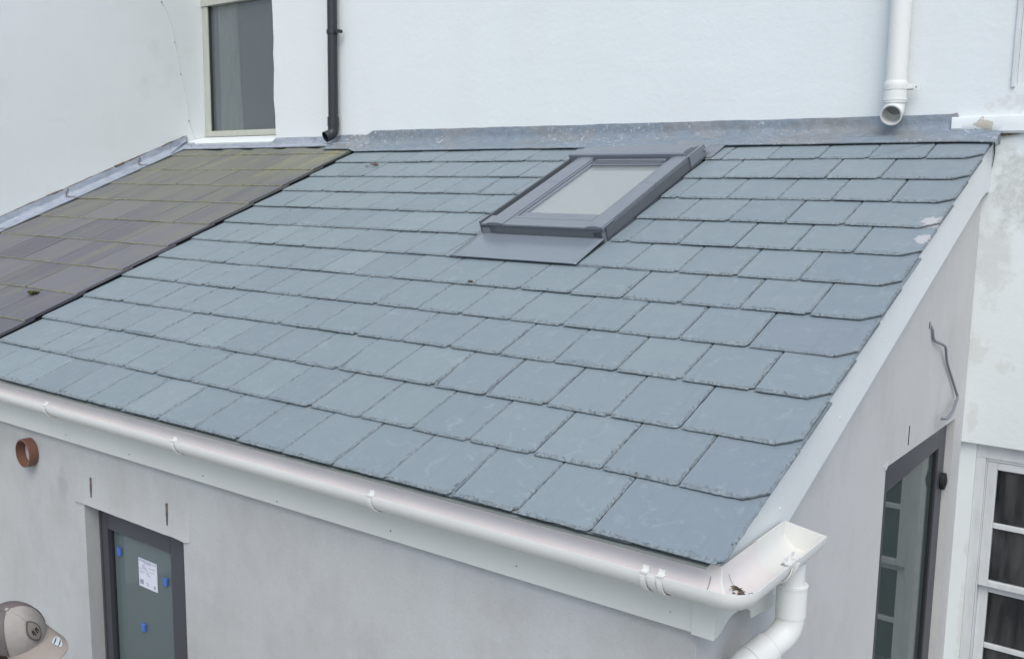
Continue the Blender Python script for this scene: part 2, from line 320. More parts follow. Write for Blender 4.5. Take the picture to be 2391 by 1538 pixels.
# ------------------------------------------------------------------ ground
b = MB(); b.quad((-60, -60, GROUND), (60, -60, GROUND), (60, 60, GROUND), (-60, 60, GROUND))
m = mat('concrete_yard', (0.26, 0.26, 0.25), 0.9); n = N(m); n.base(n.ramp(n.noise(n.pos(), 1.5, 6), [(0.3, (0.22, 0.22, 0.21)), (0.7, (0.32, 0.315, 0.3))])); n.bump(n.noise(n.pos(), 60, 4), 0.3, 0.004); M['yard'] = m
tag(b.build('ground', 'yard'), 'grey concrete back yard below the buildings', kind='structure')

# ------------------------------------------------------------------ slates
def slate(b, x0, x1, s0, s1, ht, drop, t, clip=0, chip=0.0, tone=(0.5, 0.3), old=False, tilt=0.0):
    """one slate: tail at s0 with top height ht, falling 'drop' per metre towards the head"""
    step = 0.0075 if not old else 0.05
    def seg(a, c, st):
        n_ = max(1, int((Vector(c) - Vector(a)).length / st)); return [(a[0] + (c[0] - a[0]) * i / n_, a[1] + (c[1] - a[1]) * i / n_) for i in range(n_)]
    vis = s0 + 0.30
    out = []
    if clip: cl = [(x0, s0), (x1 - clip[0], s0), (x1, s0 + clip[1])]
    else: cl = [(x0, s0), (x1, s0)]
    tags = []
    for i in range(len(cl) - 1):
        q = seg(cl[i], cl[i + 1], step); out += q; tags += [('B' if i == 0 else 'C')] * len(q)
    q = seg(cl[-1], (x1, min(vis, s1)), step * 1.3); out += q; tags += ['R'] * len(q)
    out += [(x1, s1)] if s1 > vis else []; tags += ['T'] if s1 > vis else []
    out += [(x0, s1)]; tags += ['T']
    q = seg((x0, min(vis, s1)), (x0, s0), step * 1.3); out += q; tags += ['L'] * len(q)
    seed = rnd.uniform(0, 1000); cx, cy = (x0 + x1) / 2, (s0 + s1) / 2
    A, B, Cc, Dd = [], [], [], []
    Lw = {'B': (0.007, 0.021), 'R': (0.004, 0.015), 'L': (0.001, 0.003), 'C': (0.001, 0.004), 'T': (0, 0.001)}
    n_ = len(out)
    for i, (x, s_) in enumerate(out):
        tg = tags[i]
        ax, ay = out[(i - 1) % n_]; bx_, by_ = out[(i + 1) % n_]
        dx, dy = bx_ - ax, by_ - ay; L = math.hypot(dx, dy) or 1; nx, ny = -dy / L, dx / L      # inward
        if old: j = 0.0006; lo, hi_ = 0.0, 0.0005
        else: j = 0.0016 if tg in 'BRC' else 0.0008; lo, hi_ = Lw[tg]
        u = seed + x * 1.0 + s_ * 1.7
        jit = nz(u * 55, 1) * j * 1.6 + nz(u * 14, 4) * j * (1.6 if not old else 0.5)
        px_, py_ = x + nx * (jit + j), s_ + ny * (jit + j)
        # rounded / nibbled tail corner on the right
        if not old and not clip:
            d = math.hypot(x - x1, s_ - s0)
            if d < 0.02: k = (0.02 - d) * (0.3 + chip); px_ -= k * 0.8; py_ += k * 0.5
        m1 = lo + (hi_ - lo) * (abs(nz(u * 30, 7)) * 1.1 + max(0, nz(u * 8, 9)) * 0.9 + max(0, nz(u * 3.5, 3) - 0.28) * 3.0)
        if not old: m1 *= rnd.uniform(0.65, 1.3)
        m0 = m1 * rnd.uniform(0.35, 0.6)
        hb = lambda xx, ss: ht - (ss - s0) * drop + tilt * (xx - cx)
        hA = hb(px_, py_) - t; A.append(RP(px_, py_, hA))
        eh = t * (0.85 if tg in 'BR' else 0.3) if not old else 0.0003
        B.append(RP(px_, py_, hb(px_, py_) - eh * rnd.uniform(0.75, 1.1)))
        x2, y2 = px_ + nx * m0, py_ + ny * m0
        Cc.append(RP(x2, y2, hb(x2, y2) - eh * rnd.uniform(0.25, 0.6)))
        x3, y3 = px_ + nx * (m1 + 0.0006), py_ + ny * (m1 + 0.0006)
        if not old and not clip:
            if tg == 'B': x3 = min(x3, x1 - 0.014)
            elif tg == 'R': y3 = max(y3, s0 + 0.0165); x3 = min(x3, x1 - 0.002)
        elif not old:
            if tg == 'B': x3 = min(x3, x1 - clip[0] - 0.002)
        if not old:
            if tg == 'B': x3 = max(x3, x0 + 0.004)
            elif tg == 'L': y3 = max(y3, s0 + 0.013)
            if tg in 'RL': y3 = min(y3, s1 - 0.006)
            if tg == 'T': y3 = s1 - 0.002; x3 = x1 - 0.02 if x > cx else x0 + 0.006
            if tg == 'B' and x3 < x0 + 0.014: y3 = min(y3, s0 + 0.012)
            if tg == 'B' and x3 > x1 - 0.024: y3 = min(y3, s0 + 0.0155)
        Dd.append(RP(x3, y3, hb(x3, y3)))
    vs = A + B + Cc + Dd
    et = (tone[0], tone[1], 0.62 if not old else 1.0)
    fs = [(i, (i + 1) % n_, n_ + (i + 1) % n_, n_ + i) for i in range(n_)]
    if not old: b.add(vs, fs, tone=(tone[0], tone[1], 0.8))
    else:
        for i, f in enumerate(fs): b.add([vs[j] for j in f], [(0, 1, 2, 3)], tone=(tone[0], tone[1], 1.0 if tags[i] == 'B' else 0.0))
    if old:
        b.add(vs, [(n_ * 1 + i, n_ * 1 + (i + 1) % n_, 3 * n_ + (i + 1) % n_, 3 * n_ + i) for i in range(n_)], tone=(tone[0], tone[1], 0))
    else:
        for r_ in (1, 2):
            for i in range(n_):
                e = (rnd.uniform(0.1, 0.6) if rnd.random() < .8 else rnd.uniform(.7, 1)) if tags[i] in 'BRC' else 0.2
                b.add([vs[n_ * r_ + i], vs[n_ * r_ + (i + 1) % n_], vs[n_ * (r_ + 1) + (i + 1) % n_], vs[n_ * (r_ + 1) + i]], [(0, 1, 2, 3)], tone=(tone[0], tone[1], e))
    b.add(Dd, [list(range(n_))], tone=(tone[0], tone[1], 0))

T_STEP = 0.0120; T_SL = 0.0074
J0 = [-0.392, -0.643, -0.895, -1.168, -1.411, -1.664, -1.916, -2.177, -2.42, -2.674, -2.934, -3.18, -3.433, -3.68, -3.945]
J1 = [-0.251, -0.505, -0.758, -1.016, -1.272, -1.527, -1.792, -2.037, -2.282, -2.541, -2.79, -3.044, -3.294, -3.537, -3.79]
SKX0, SKX1 = -2.112, -1.352       # skylight footprint
def joints(k):
    if k == 0: return J0
    if k == 1: return J1
    if k % 2 == 0: return [-0.370 - 0.2545 * i + rnd.uniform(-0.007, 0.007) for i in range(15)]
    return [-0.243 - 0.2545 * i + rnd.uniform(-0.007, 0.007) for i in range(15)]
slates = MB()
for k in range(12):
    js = [0.0] + joints(k) + [XV]
    s0 = k * G + (0.012 if k > 6 else 0.0) * (k - 6) / 5
    gap = 0.0019
    for i in range(len(js) - 1):
        xr, xl = js[i] - (gap if i else 0), js[i + 1] + (gap if i < len(js) - 2 else 0)
        xr += rnd.uniform(-0.001, 0.0012); 
        if i == 0: xr += rnd.uniform(-0.004, 0.004)
        s1 = min(s0 + 2 * G + 0.03, 3.10)
        pieces = [(xl, xr)]
        if 6 <= k <= 10 or k == 11:
            pieces = []
            aL = SKX0 - 0.004 if k > 6 else SKX0 + 0.004; aR = SKX1 - 0.006 if k > 6 else SKX1 - 0.022
            if xl < aL: pieces.append((xl, min(xr, aL)))
            if xr > aR: pieces.append((max(xl, aR), xr))
            if k == 11 and not pieces: pieces = []
        tn = rnd.gauss(0.5, 0.2); pu = max(0, min(1, rnd.gauss(0.08, 0.15))) + (0.30 if xl > -0.45 else 0) + max(0, (xl + 1.8) * 0.18)
        tn = max(0, min(1, tn + 0.07 * nz(xl * 1.3, s0)))
        for (a, c_) in pieces:
            if c_ - a < 0.012: continue
            if k in (4, 5) and False: pass
            clip = (0.062, 0.052) if (i == 0 and k > 0) else 0
            ds = rnd.uniform(-0.003, 0.003) - (0.002 if k == 0 else 0)
            slate(slates, a, c_, s0 + ds, s1, 0.5 * T_STEP + rnd.uniform(-0.0012, 0.0016), T_STEP / G, T_SL + rnd.uniform(-0.001, 0.001), clip,
                  chip=rnd.choice([0, 0.2, 0.8]), tone=(tn, min(1, pu)), tilt=rnd.uniform(-0.008, 0.008))
# eaves under-course
for i in range(17):
    xr = -0.01 - 0.2545 * i; xl = max(xr - 0.2515, XV)
    slate(slates, xl, xr, 0.004 + rnd.uniform(-0.002, 0.003), 0.3, 0.5 * T_STEP - T_STEP * 1.0, T_STEP / G, 0.005, 0, tone=(0.3, 0.3))

EXT = thing('house_extension', (-2.1, 1.5, GROUND), 'single-storey lean-to extension with new blue-grey slate roof, skylight and grey rendered walls', 'extension')
roof = tag(slates.build('roof', 'slate', EXT), 'new blue-grey riven slates laid in even courses')
# deck and felt under slates
d = MB(); SKI = (SKX0 + 0.06, SKX1 - 0.06)
for (xa, xb, sa, sb) in ((XV + 0.01, SKI[0], 0.075, 3.14), (SKI[1], -0.06, 0.075, 3.14), (SKI[0], SKI[1], 0.075, 1.86), (SKI[0], SKI[1], 2.70, 3.14)):
    d.rbox(xa, xb, sa, sb, -0.06, -0.028)
d.build('roof_deck', 'underlay', roof)
d = MB()      # felt support strip dipping into the gutter
for i in range(60):
    xa = XV + 0.02 + i * (4.14 / 60); xb = xa + 4.14 / 60
    y0 = 0.002 + 0.002 * nz(i * 0.7); y1 = 0.002 + 0.002 * nz((i + 1) * 0.7)
    d.quad((xa, 0.050, -0.010), (xb, 0.050, -0.010), (xb, y1, -0.017), (xa, y0, -0.017)); d.quad((xa, y0, -0.017), (xb, y1, -0.017), (xb, y1 + 0.001, -0.0215), (xa, y0 + 0.001, -0.0215))
M['felt'] = mat('grey_green_felt', (0.22, 0.25, 0.24), 0.7)
d.build('eaves_strip', 'felt', EXT)

# ------------------------------------------------------------------ extension walls
XS = lambda y: -0.105 + 0.020 * (y - 0.08)           # side wall plane, very slightly splayed
WX0, WX1, WZ = -3.147, -2.392, -0.5225               # front window opening
WB = -1.75
b = MB(); yF, yB = 0.08, 0.30
b.box(XV + 0.002, WX0, yF, yB, GROUND, -0.05); b.box(WX1, XS(yF), yF, yB, GROUND, -0.05)
b.box(WX0, WX1, yF, yB, WZ, -0.05); b.box(WX0, WX1, yF, yB, GROUND, WB)
fw = tag(b.build('front_wall', 'render_front', EXT), 'bare grey cement render under the gutter')
M['slot'] = mat('slot_shadow', (0.10, 0.10, 0.10), 0.9); M['slot_rust'] = mat('slot_rust', (0.19, 0.125, 0.10), 0.9)
# raised plaster lip over the window (flared bell ends)
b = MB(); N_ = 34
pts = []
for i in range(N_ + 1):
    x = -3.235 + (0.885) * i / N_; e = min(i, N_ - i) / N_
    bulge = (0.007 + 0.008 * math.exp(-e * 26) + 0.001 * nz(x * 9)) * (1 if 0 < i < N_ else 0.05)
    zb = WZ - 0.001 + 0.002 * nz(x * 12, 3) + (0.002 if e > 0.06 else 0.002)
    hgt = 0.02 + 0.15 * min(1, 0.25 + e * 4)
    pts.append((x, bulge, zb, hgt))
for i in range(N_):
    (xa, ba, za, ha), (xb, bb_, zb, hb_) = pts[i], pts[i + 1]
    prof = lambda x, bl, z, h: [(x, yF - 0.0005, z), (x, yF - bl, z), (x, yF - bl * 0.62, z + 0.02), (x, yF - bl * 0.34, z + 0.05), (x, yF - bl * 0.12, z + 0.095), (x, yF + 0.0015, z + 0.15)]
    pa, pb = prof(xa, ba, za, ha), prof(xb, bb_, zb, hb_)
    for j in range(5): b.quad(pa[j], pb[j], pb[j + 1], pa[j + 1], smooth=True)
b.build('window_lintel', 'render_front', fw)
for x, z0, z1 in ((-3.0775, -0.478, -0.386), (-2.497, -0.478, -0.384)):
    b = MB(); zs = [z0 + (z1 - z0) * i / 8 for i in range(9)]; ww = [0.0012 + 0.0028 * math.sin(math.pi * (i + .6) / 9.2) + 0.003 * abs(nz(i * 1.3, x * 5)) for i in range(9)]
    for i in range(8):
        b.hexa([(x - ww[i], yF - 0.006, zs[i]), (x + ww[i], yF - 0.006, zs[i]), (x + ww[i], yF + 0.004, zs[i]), (x - ww[i], yF + 0.004, zs[i]),
                (x - ww[i + 1], yF - 0.006, zs[i + 1]), (x + ww[i + 1], yF - 0.006, zs[i + 1]), (x + ww[i + 1], yF + 0.004, zs[i + 1]), (x - ww[i + 1], yF + 0.004, zs[i + 1])], mi=(1 if i in (5, 6) else 0))
    b.build('weep_slot', ['slot', 'slot_rust'], fw)
# side wall with door opening
DY0, DY1, DZ = 1.705, 2.80, -0.150
b = MB(); th_ = 0.12
zt = lambda y: TT * y - 0.035
def side_piece(ya, yb, za, zb):      # za constant or None; zb None = follow the roof
    A_, B_ = XS(ya), XS(yb); t1 = zt(ya) if zb is None else zb; t2 = zt(yb) if zb is None else zb
    b.hexa([(A_ - th_, ya, za), (A_, ya, za), (B_, yb, za), (B_ - th_, yb, za), (A_ - th_, ya, t1), (A_, ya, t1), (B_, yb, t2), (B_ - th_, yb, t2)])
side_piece(yB, DY0, GROUND, None); side_piece(DY0, DY1, DZ, None); side_piece(DY1, DW - 0.002, GROUND, None)
b.hexa([(XS(yF) - 0.0, yF + 0.001, GROUND), (XS(yF) + 0.002, yF + 0.001, GROUND), (XS(yB) + 0.001, yB, GROUND), (XS(yB) - 0.02, yB, GROUND),
        (XS(yF) - 0.0, yF + 0.001, -0.03), (XS(yF) + 0.002, yF + 0.001, -0.03), (XS(yB) + 0.001, yB, zt(yB)), (XS(yB) - 0.02, yB, zt(yB))])
sw = tag(b.build('side_wall', 'render_side', EXT), 'pale pinkish-grey render on the gable side')
b = MB()    # small plaster nib at door lintel end and two thin slots
for (y, z0, z1) in ((2.0, -0.118, -0.035), (2.357, -0.045, 0.045), (2.735, -0.115, -0.035), (2.195, 0.355, 0.385)):
    x = XS(y) + 0.001
    bb_ = MB(); bb_.box(x - 0.004, x + 0.0008, y - 0.0035, y + 0.0035, z0, z1) if (z1 > 0.3 or y < 2.6 and y != 2.357) else None
    if bb_.v: bb_.build('weep_slot', 'dark_void', sw)
b.hexa([(XS(DY0) - 0.001, DY0 - 0.022, DZ - 0.006), (XS(DY0) + 0.007, DY0 - 0.022, DZ - 0.006), (XS(DY0) + 0.004, DY0 + 0.01, DZ), (XS(DY0) - 0.001, DY0 + 0.01, DZ),
        (XS(DY0) - 0.001, DY0 - 0.025, DZ + 0.010), (XS(DY0) + 0.004, DY0 - 0.025, DZ + 0.010), (XS(DY0) + 0.002, DY0 + 0.03, DZ + 0.02), (XS(DY0) - 0.001, DY0 + 0.03, DZ + 0.02)])
b.build('door_lintel', 'render_side', sw)

# fascia, box end, barge
b = MB()
def fbox(x0, x1, y0, y1, dz0, z1):
    zb = lambda x: -0.2385 + (x - XV) / 4.1 * 0.015
    b.hexa([(x0, y0, zb(x0) + dz0), (x1, y0, zb(x1) + dz0), (x1, y1, zb(x1) + dz0), (x0, y1, zb(x0) + dz0), (x0, y0, z1 or zb(x0) + .01), (x1, y0, z1 or zb(x1) + .01), (x1, y1, z1 or zb(x1) + .01), (x0, y1, z1 or zb(x0) + .01)])
fbox(XV, -0.102, 0.048, 0.066, 0, -0.014); fbox(XV, -0.102, 0.0665, 0.0795, 0.001, None)
fas = tag(b.build('fascia', 'fascia', EXT, bevel=0.002), 'long cream-white fascia board behind the gutter')
for x, z in ((-3.2144, -0.206), (-2.7078, -0.206), (-2.1996, -0.2016), (-1.7594, -0.2137), (-1.1906, -0.194), (-0.6753, -0.1848), (-0.1661, -0.184)):
    q = MB(); q.tube([(x, 0.0482, z), (x, 0.0460, z)], 0.0021, 8); q.build('nail_head', 'rubber' if x != -0.1661 else 'seal', fas)
b = MB()    # box end: front plate + curved cheek
b.box(-0.1035, -0.0385, 0.0452, 0.0478, -0.2275, -0.03)
chk = [(0.048, -0.2275), (0.075, -0.224), (0.098, -0.219), (0.13, -0.204), (0.16, -0.197), (0.21, -0.20), (0.26, -0.213), (0.290, -0.232), (0.298, -0.257), (0.318, -0.258), (0.39, -0.268), (0.474, -0.283), (0.470, -0.26), (0.455, -0.235), (0.450, -0.11), (0.048, -0.11)]
b.prism([(0, y, z) for y, z in chk], (-0.0435, 0, 0), (-0.0385, 0, 0))
tag(b.build('fascia_box_end', 'fascia', EXT, bevel=0.0015), 'moulded box end joining fascia and barge board')
b = MB(); XB = -0.020
pl = lambda y: TT * y
poly = [(0.05, -0.03), (2.968, pl(2.968) - 0.012), (2.968, pl(2.968) - 0.27), (2.76, 0.885), (0.34, 0.885 - TT * (2.76 - 0.34) + 0.0), (0.10, -0.21), (0.05, -0.21)]
poly = [(0.06, pl(0.06) - 0.016), (2.968, pl(2.968) - 0.014), (2.968, 0.938), (2.905, 0.938), (2.80, 0.905), (0.20, -0.189), (0.06, -0.19)]
XBf = lambda y: -0.042 + 0.009 * y
n_ = len(poly); vs = [(XBf(y) - 0.012, y, z) for y, z in poly] + [(XBf(y), y, z) for y, z in poly]
b.add(vs, [list(range(n_))[::-1], [n_ + i for i in range(n_)]] + [(i, (i + 1) % n_, n_ + (i + 1) % n_, n_ + i) for i in range(n_)])
b.box(XB - 0.075, XB - 0.012, 2.80, 2.966, 0.60, 0.9)  if False else None
# soffit return between board and wall
for i in range(12):
    ya = 0.35 + i * (2.55 - 0.1) / 12; yb_ = ya + 2.45 / 12; z = lambda y: 0.905 - 0.4209 * (2.80 - y) + 0.004
    b.quad((XBf(ya) - 0.012, ya, z(ya)), (XBf(yb_) - 0.012, yb_, z(yb_)), (XS(yb_) - 0.002, yb_, z(yb_)), (XS(ya) - 0.002, ya, z(ya)))
bar = tag(b.build('barge_board', 'barge', EXT, bevel=0.0015), 'wide sloping white board along the right roof verge')
for y, z in ((1.4207, .3858), (1.916, .576), (.4704, .005), (.9538, .1859)):
    q = MB(); q.tube([(XBf(y), y, z + 0.012), (XBf(y) + 0.003, y, z + 0.012)], 0.0045, 8); q.build('nail_head', 'pipe_white', bar)

# ------------------------------------------------------------------ new lead flashing (apron + upstand)
def strip(b, rows, **k):
    for a, c_ in zip(rows[:-1], rows[1:]):
        for i in range(len(a) - 1): b.quad(a[i], c_[i], c_[i + 1], a[i + 1], smooth=True, **k)
b = MB(); rows = []; NX = 150
for i in range(NX + 1):
    x = -4.50 + (4.50 + 0.024) * i / NX
    se = 3.052 + 0.003 * nz(x * 3) - (0.022 if x < -4.21 else 0)
    if x > -0.15: se = 3.052 - (x + 0.15) * 0.10
    if x < -2.6: se += 0.006
    lift = 0.010 + 0.002 * nz(x * 6, 2) + (0.028 if x < -4.2075 else 0)
    yk = DW - 0.035 + 0.004 * nz(x * 2, 5)
    ztop = 1.330 - 0.0045 * (x + 4.2) + 0.004 * nz(x * 3.1, 8) + 0.003 * nz(x * 11, 2)
    if x < -4.16: f_ = min(1, (-4.16 - x) / 0.25); ztop = ztop - 0.085 * f_ ** 0.7; 
    prof = [RP(x, se, lift - 0.004), RP(x, se + 0.002, lift), RP(x, se + 0.06, lift + 0.002)]
    zk = TT * yk + lift
    if x <= -0.195:
        prof += [Vector((x, yk - 0.03, TT * (yk - 0.03) + lift)), Vector((x, yk + 0.004, zk + 0.006 + 0.004 * nz(x * 5))), Vector((x, yk + 0.020, zk + 0.022)), Vector((x, DW - 0.007 + 0.002 * nz(x * 8), zk + 0.05)),
                 Vector((x, DW - 0.008 + 0.003 * nz(x * 6, 3), (zk + ztop) / 2 + 0.02)), Vector((x, DW - 0.005, ztop)), Vector((x, DW + 0.004, ztop + 0.001))]
    else:
        f_ = min(1, (x + 0.195) / 0.03)
        prof += [Vector((x, yk - 0.03, TT * (yk - 0.03) + lift)), Vector((x, yk + 0.004, zk + 0.002)), Vector((x, yk + 0.012, zk + 0.006)), Vector((x, DW - 0.012, zk + 0.014)),
                 Vector((x, DW - 0.010, zk + 0.016 + (1 - f_) * 0.03)), Vector((x, DW - 0.008, zk + 0.018 + (1 - f_) * 0.1)), Vector((x, DW - 0.002, zk + 0.019 + (1 - f_) * 0.1))]
    rows.append(prof)
strip(b, rows)
for i in range(NX - 1, NX): pass
e = rows[-1]; b.quad(e[1], e[3], e[3] + Vector((0.002, 0, -0.05)), e[1] + Vector((0.002, 0, -0.02)))
fl = b.build('lead_flashing', 'lead_new', EXT); tag(fl, 'new dull blue-grey lead flashing along the top of the slates')
so = fl.modifiers.new('s', 'SOLIDIFY'); so.thickness = 0.003; so.offset = 1

# ------------------------------------------------------------------ skylight
sky_ = MB()
sky_.rbox(SKX0 + 0.03, SKX0 + 0.075, 1.80, 2.86, -0.05, 0.045); sky_.rbox(SKX1 - 0.075, SKX1 - 0.022, 1.80, 2.86, -0.05, 0.045)
sky_.rbox(SKX0 + 0.0751, SKX1 - 0.0751, 1.83, 1.86, -0.05, 0.040); sky_.rbox(SKX0 + 0.0751, SKX1 - 0.0751, 2.70, 2.855, -0.05, 0.045)
SK = sky_.build('skylight', 'sky_metal', EXT); tag(SK, 'closed roof window with dark grey metal frame in the new slates')
q = MB()    # apron flange over the slates below
nA = 16
for i in range(nA):
    xa = SKX0 + 0.004 + (SKX1 - 0.022 - SKX0 - 0.004) * i / nA; xb = SKX0 + 0.004 + (SKX1 - 0.022 - SKX0 - 0.004) * (i + 1) / nA
    pr = lambda x: [RP(x, 1.546, 0.0065), RP(x, 1.547, 0.0105 + 0.0008 * nz(x * 7)), RP(x, 1.556, 0.0115 + 0.0008 * nz(x * 7)), RP(x, 1.62, 0.0125 + 0.001 * nz(x * 5)), RP(x, 1.70, 0.014), RP(x, 1.80, 0.016), RP(x, 1.84, 0.018)]
    pa, pb = pr(xa), pr(xb)
    for j in range(6): q.quad(pa[j], pb[j], pb[j + 1], pa[j + 1], smooth=(j > 1))
q.rbox(SKX1 - 0.0218, SKX1 + 0.105, 1.545, 1.62, -0.0035, -0.0025)
M['apron'] = mat('apron_metal', (0.20, 0.232, 0.268), 0.25, 0.6, 0.1)
ap = q.build('apron', 'apron', SK); so = ap.modifiers.new('s', 'SOLIDIFY'); so.thickness = 0.0012; so.offset = -1
q = MB(); q.rbox(SKX0 + 0.110, SKX1 - 0.030, 1.800, 1.828, 0.017, 0.0665); q.rbox(SKX0 + 0.040, SKX0 + 0.1095, 1.806, 1.83, 0.015, 0.0655)
q.build('front_rail', 'sky_dark', SK, bevel=0.001)
q = MB(); q.rbox(SKX0 + 0.03, SKX1 - 0.014, 1.796, 1.90, 0.0670, 0.0700)      # sill profile above the rail
q.rbox(SKX0 + 0.03, SKX1 - 0.02, 1.796, 1.799, 0.061, 0.0668)
q.build('sill_cover', 'sky_metal', SK, bevel=0.0015)
for x0, x1 in ((SKX0, SKX0 + 0.012), (SKX1 - 0.0200, SKX1 - 0.0135)):             # gutter side profile
    q = MB(); q.rbox(x0, x1, 1.82, 2.72, 0.004, 0.070 if x0 < -1.9 else 0.060); q.build('side_flashing', 'sky_dark', SK, bevel=0.0015)
q = MB(); q.rbox(SKX1 - 0.018, SKX1 - 0.008, 2.70, 2.885, 0.004, 0.074); q.build('side_flashing', 'sky_dark', SK, bevel=0.0015)
for x0, x1 in ((-2.046, -1.944), (-1.460, -1.3735)):        # cladding strips, two lengths each
    for sa, sb in ((1.794, 2.33), (2.3325, 2.70)):
        q = MB(); n8 = 6; pr = []
        for j in range(n8 + 1):
            f_ = j / n8; pr.append((x0 + (x1 - x0) * f_, 0.0745 + 0.006 * math.sin(math.pi * f_)))
        for j in range(n8):
            q.quad(RP(pr[j][0], sa, pr[j][1]), RP(pr[j + 1][0], sa, pr[j + 1][1]), RP(pr[j + 1][0], sb, pr[j + 1][1]), RP(pr[j][0], sb, pr[j][1]), smooth=True)
            q.quad(RP(pr[j][0], sa, 0.0703), RP(pr[j + 1][0], sa, 0.0703), RP(pr[j + 1][0], sa, pr[j + 1][1]), RP(pr[j][0], sa, pr[j][1]))
        q.quad(RP(x0, sa, 0.05), RP(x0, sa, 0.0745), RP(x0, sb, 0.0745), RP(x0, sb, 0.05)); q.quad(RP(x1, sa, 0.05), RP(x1, sb, 0.05), RP(x1, sb, 0.0745), RP(x1, sa, 0.0745))
        q.build('cladding_strip', 'sky_metal', SK)
q = MB()       # sash
ix0, ix1 = -1.9435, -1.4605
q.rbox(ix0, ix0 + 0.012, 1.86, 2.67, 0.050, 0.070); q.rbox(ix0 + 0.016, ix0 + 0.032, 1.90, 2.66, 0.046, 0.064)
q.rbox(ix1 - 0.012, ix1, 1.86, 2.67, 0.050, 0.066); q.rbox(ix1 - 0.026, ix1 - 0.0125, 1.90, 2.66, 0.046, 0.060)
q.rbox(ix0 + 0.0125, ix1 - 0.0125, 1.875, 1.90, 0.050, 0.072); q.rbox(ix0 + 0.0125, ix1 - 0.0265, 1.904, 1.968, 0.050, 0.0615)
q.rbox(ix0 + 0.0325, ix1 - 0.0265, 2.625, 2.69, 0.046, 0.062); q.rbox(ix0 + 0.0325, ix1 - 0.0265, 2.650, 2.69, 0.064, 0.071)
q.build('sash', 'sky_metal', SK, bevel=0.002)
q = MB(); q.quad(RP(ix0 + 0.032, 1.968, 0.054), RP(ix1 - 0.026, 1.968, 0.054), RP(ix1 - 0.026, 2.625, 0.054), RP(ix0 + 0.032, 2.625, 0.054)); q.build('glass', 'glass_sky', SK)
q = MB()       # bright plastered shaft under it
a_, c_ = ix0 + 0.02, ix1 - 0.01
q.add([RP(a_, 1.88, 0.045), RP(c_, 1.88, 0.045), RP(c_, 2.68, 0.045), RP(a_, 2.68, 0.045), RP(a_, 1.83, -0.40), RP(c_, 1.83, -0.40), RP(c_, 2.73, -0.40), RP(a_, 2.73, -0.40)],
      [(0, 1, 5, 4), (1, 2, 6, 5), (2, 3, 7, 6), (3, 0, 4, 7), (4, 5, 6, 7)]); q.build('shaft', 'shaft', SK)
q = MB()       # hood
hx0, hx1 = SKX0 + 0.006, SKX1 - 0.040
hp = [(2.700, 0.060), (2.696, 0.092), (2.702, 0.098), (2.745, 0.100), (2.752, 0.094), (2.800, 0.092), (2.806, 0.086), (2.845, 0.076), (2.885, 0.070), (2.885, 0.02), (2.70, 0.02)]
n_ = len(hp); vs = [RP(hx0, s_, h) for s_, h in hp] + [RP(hx1, s_, h) for s_, h in hp]
q.add(vs, [list(range(n_))[::-1], [n_ + i for i in range(n_)]] + [(i, n_ + i, n_ + (i + 1) % n_, (i + 1) % n_) for i in range(n_)])
q.rbox(hx1 + 0.001, SKX1 - 0.005, 2.70, 2.885, 0.02, 0.070)
q.rbox(SKX0 - 0.004, SKX1 + 0.004, 2.850, 2.94, 0.052, 0.0555)
q.rbox(SKX0 - 0.02, SKX1 + 0.03, 2.872, 3.065, 0.0085, 0.0098)
q.build('hood', 'sky_metal', SK, bevel=0.0015)
q = MB()
for j in range(4): q.rbox(ix0 + 0.034, ix1 - 0.028, 2.60 + j * 0.018, 2.606 + j * 0.018, 0.066 + 0.002 * j, 0.071 + 0.002 * j)
q.build('vent_grille', 'sky_metal', SK)

# ------------------------------------------------------------------ front window
q = MB(); y = 0.145; fwid = 0.070; fwR = 0.195
q.box(WX0 + 0.002, WX0 + fwid, y, y + 0.07, WB + 0.002, WZ - 0.001); q.box(WX1 - fwR, WX1 - 0.002, y, y + 0.07, WB + 0.002, WZ - 0.001)
q.box(WX0 + fwid + .0005, WX1 - fwR - .0005, y, y + 0.07, WZ - 0.122, WZ - 0.001); q.box(WX0 + fwid + .0005, WX1 - fwR - .0005, y, y + 0.07, WB + 0.002, WB + 0.07)
q.box(WX0 + 0.020, WX0 + 0.024, y - 0.004, y - 0.0005, WB + 0.02, WZ - 0.02)
FW = tag(q.build('window', 'anthracite', EXT, bevel=0.002), 'tall anthracite window, blue spacers and paper sticker on its pane')
q = MB(); yg = y + 0.028
q.quad((WX0 + fwid, yg, WB + 0.07), (WX1 - fwR, yg, WB + 0.07), (WX1 - fwR, yg, WZ - 0.122), (WX0 + fwid, yg, WZ - 0.122)); q.build('glass', 'glass_front', FW)
q = MB(); g_ = 0.009; gx0, gx1, gz0, gz1 = WX0 + fwid, WX1 - fwR, WB + 0.07, WZ - 0.122
q.box(gx0, gx0 + g_, yg - 0.006, yg - 0.001, gz0, gz1); q.box(gx1 - g_, gx1, yg - 0.006, yg - 0.001, gz0, gz1); q.box(gx0 + g_, gx1 - g_, yg - 0.006, yg - 0.001, gz1 - g_, gz1)
q.build('gasket', 'rubber', FW)
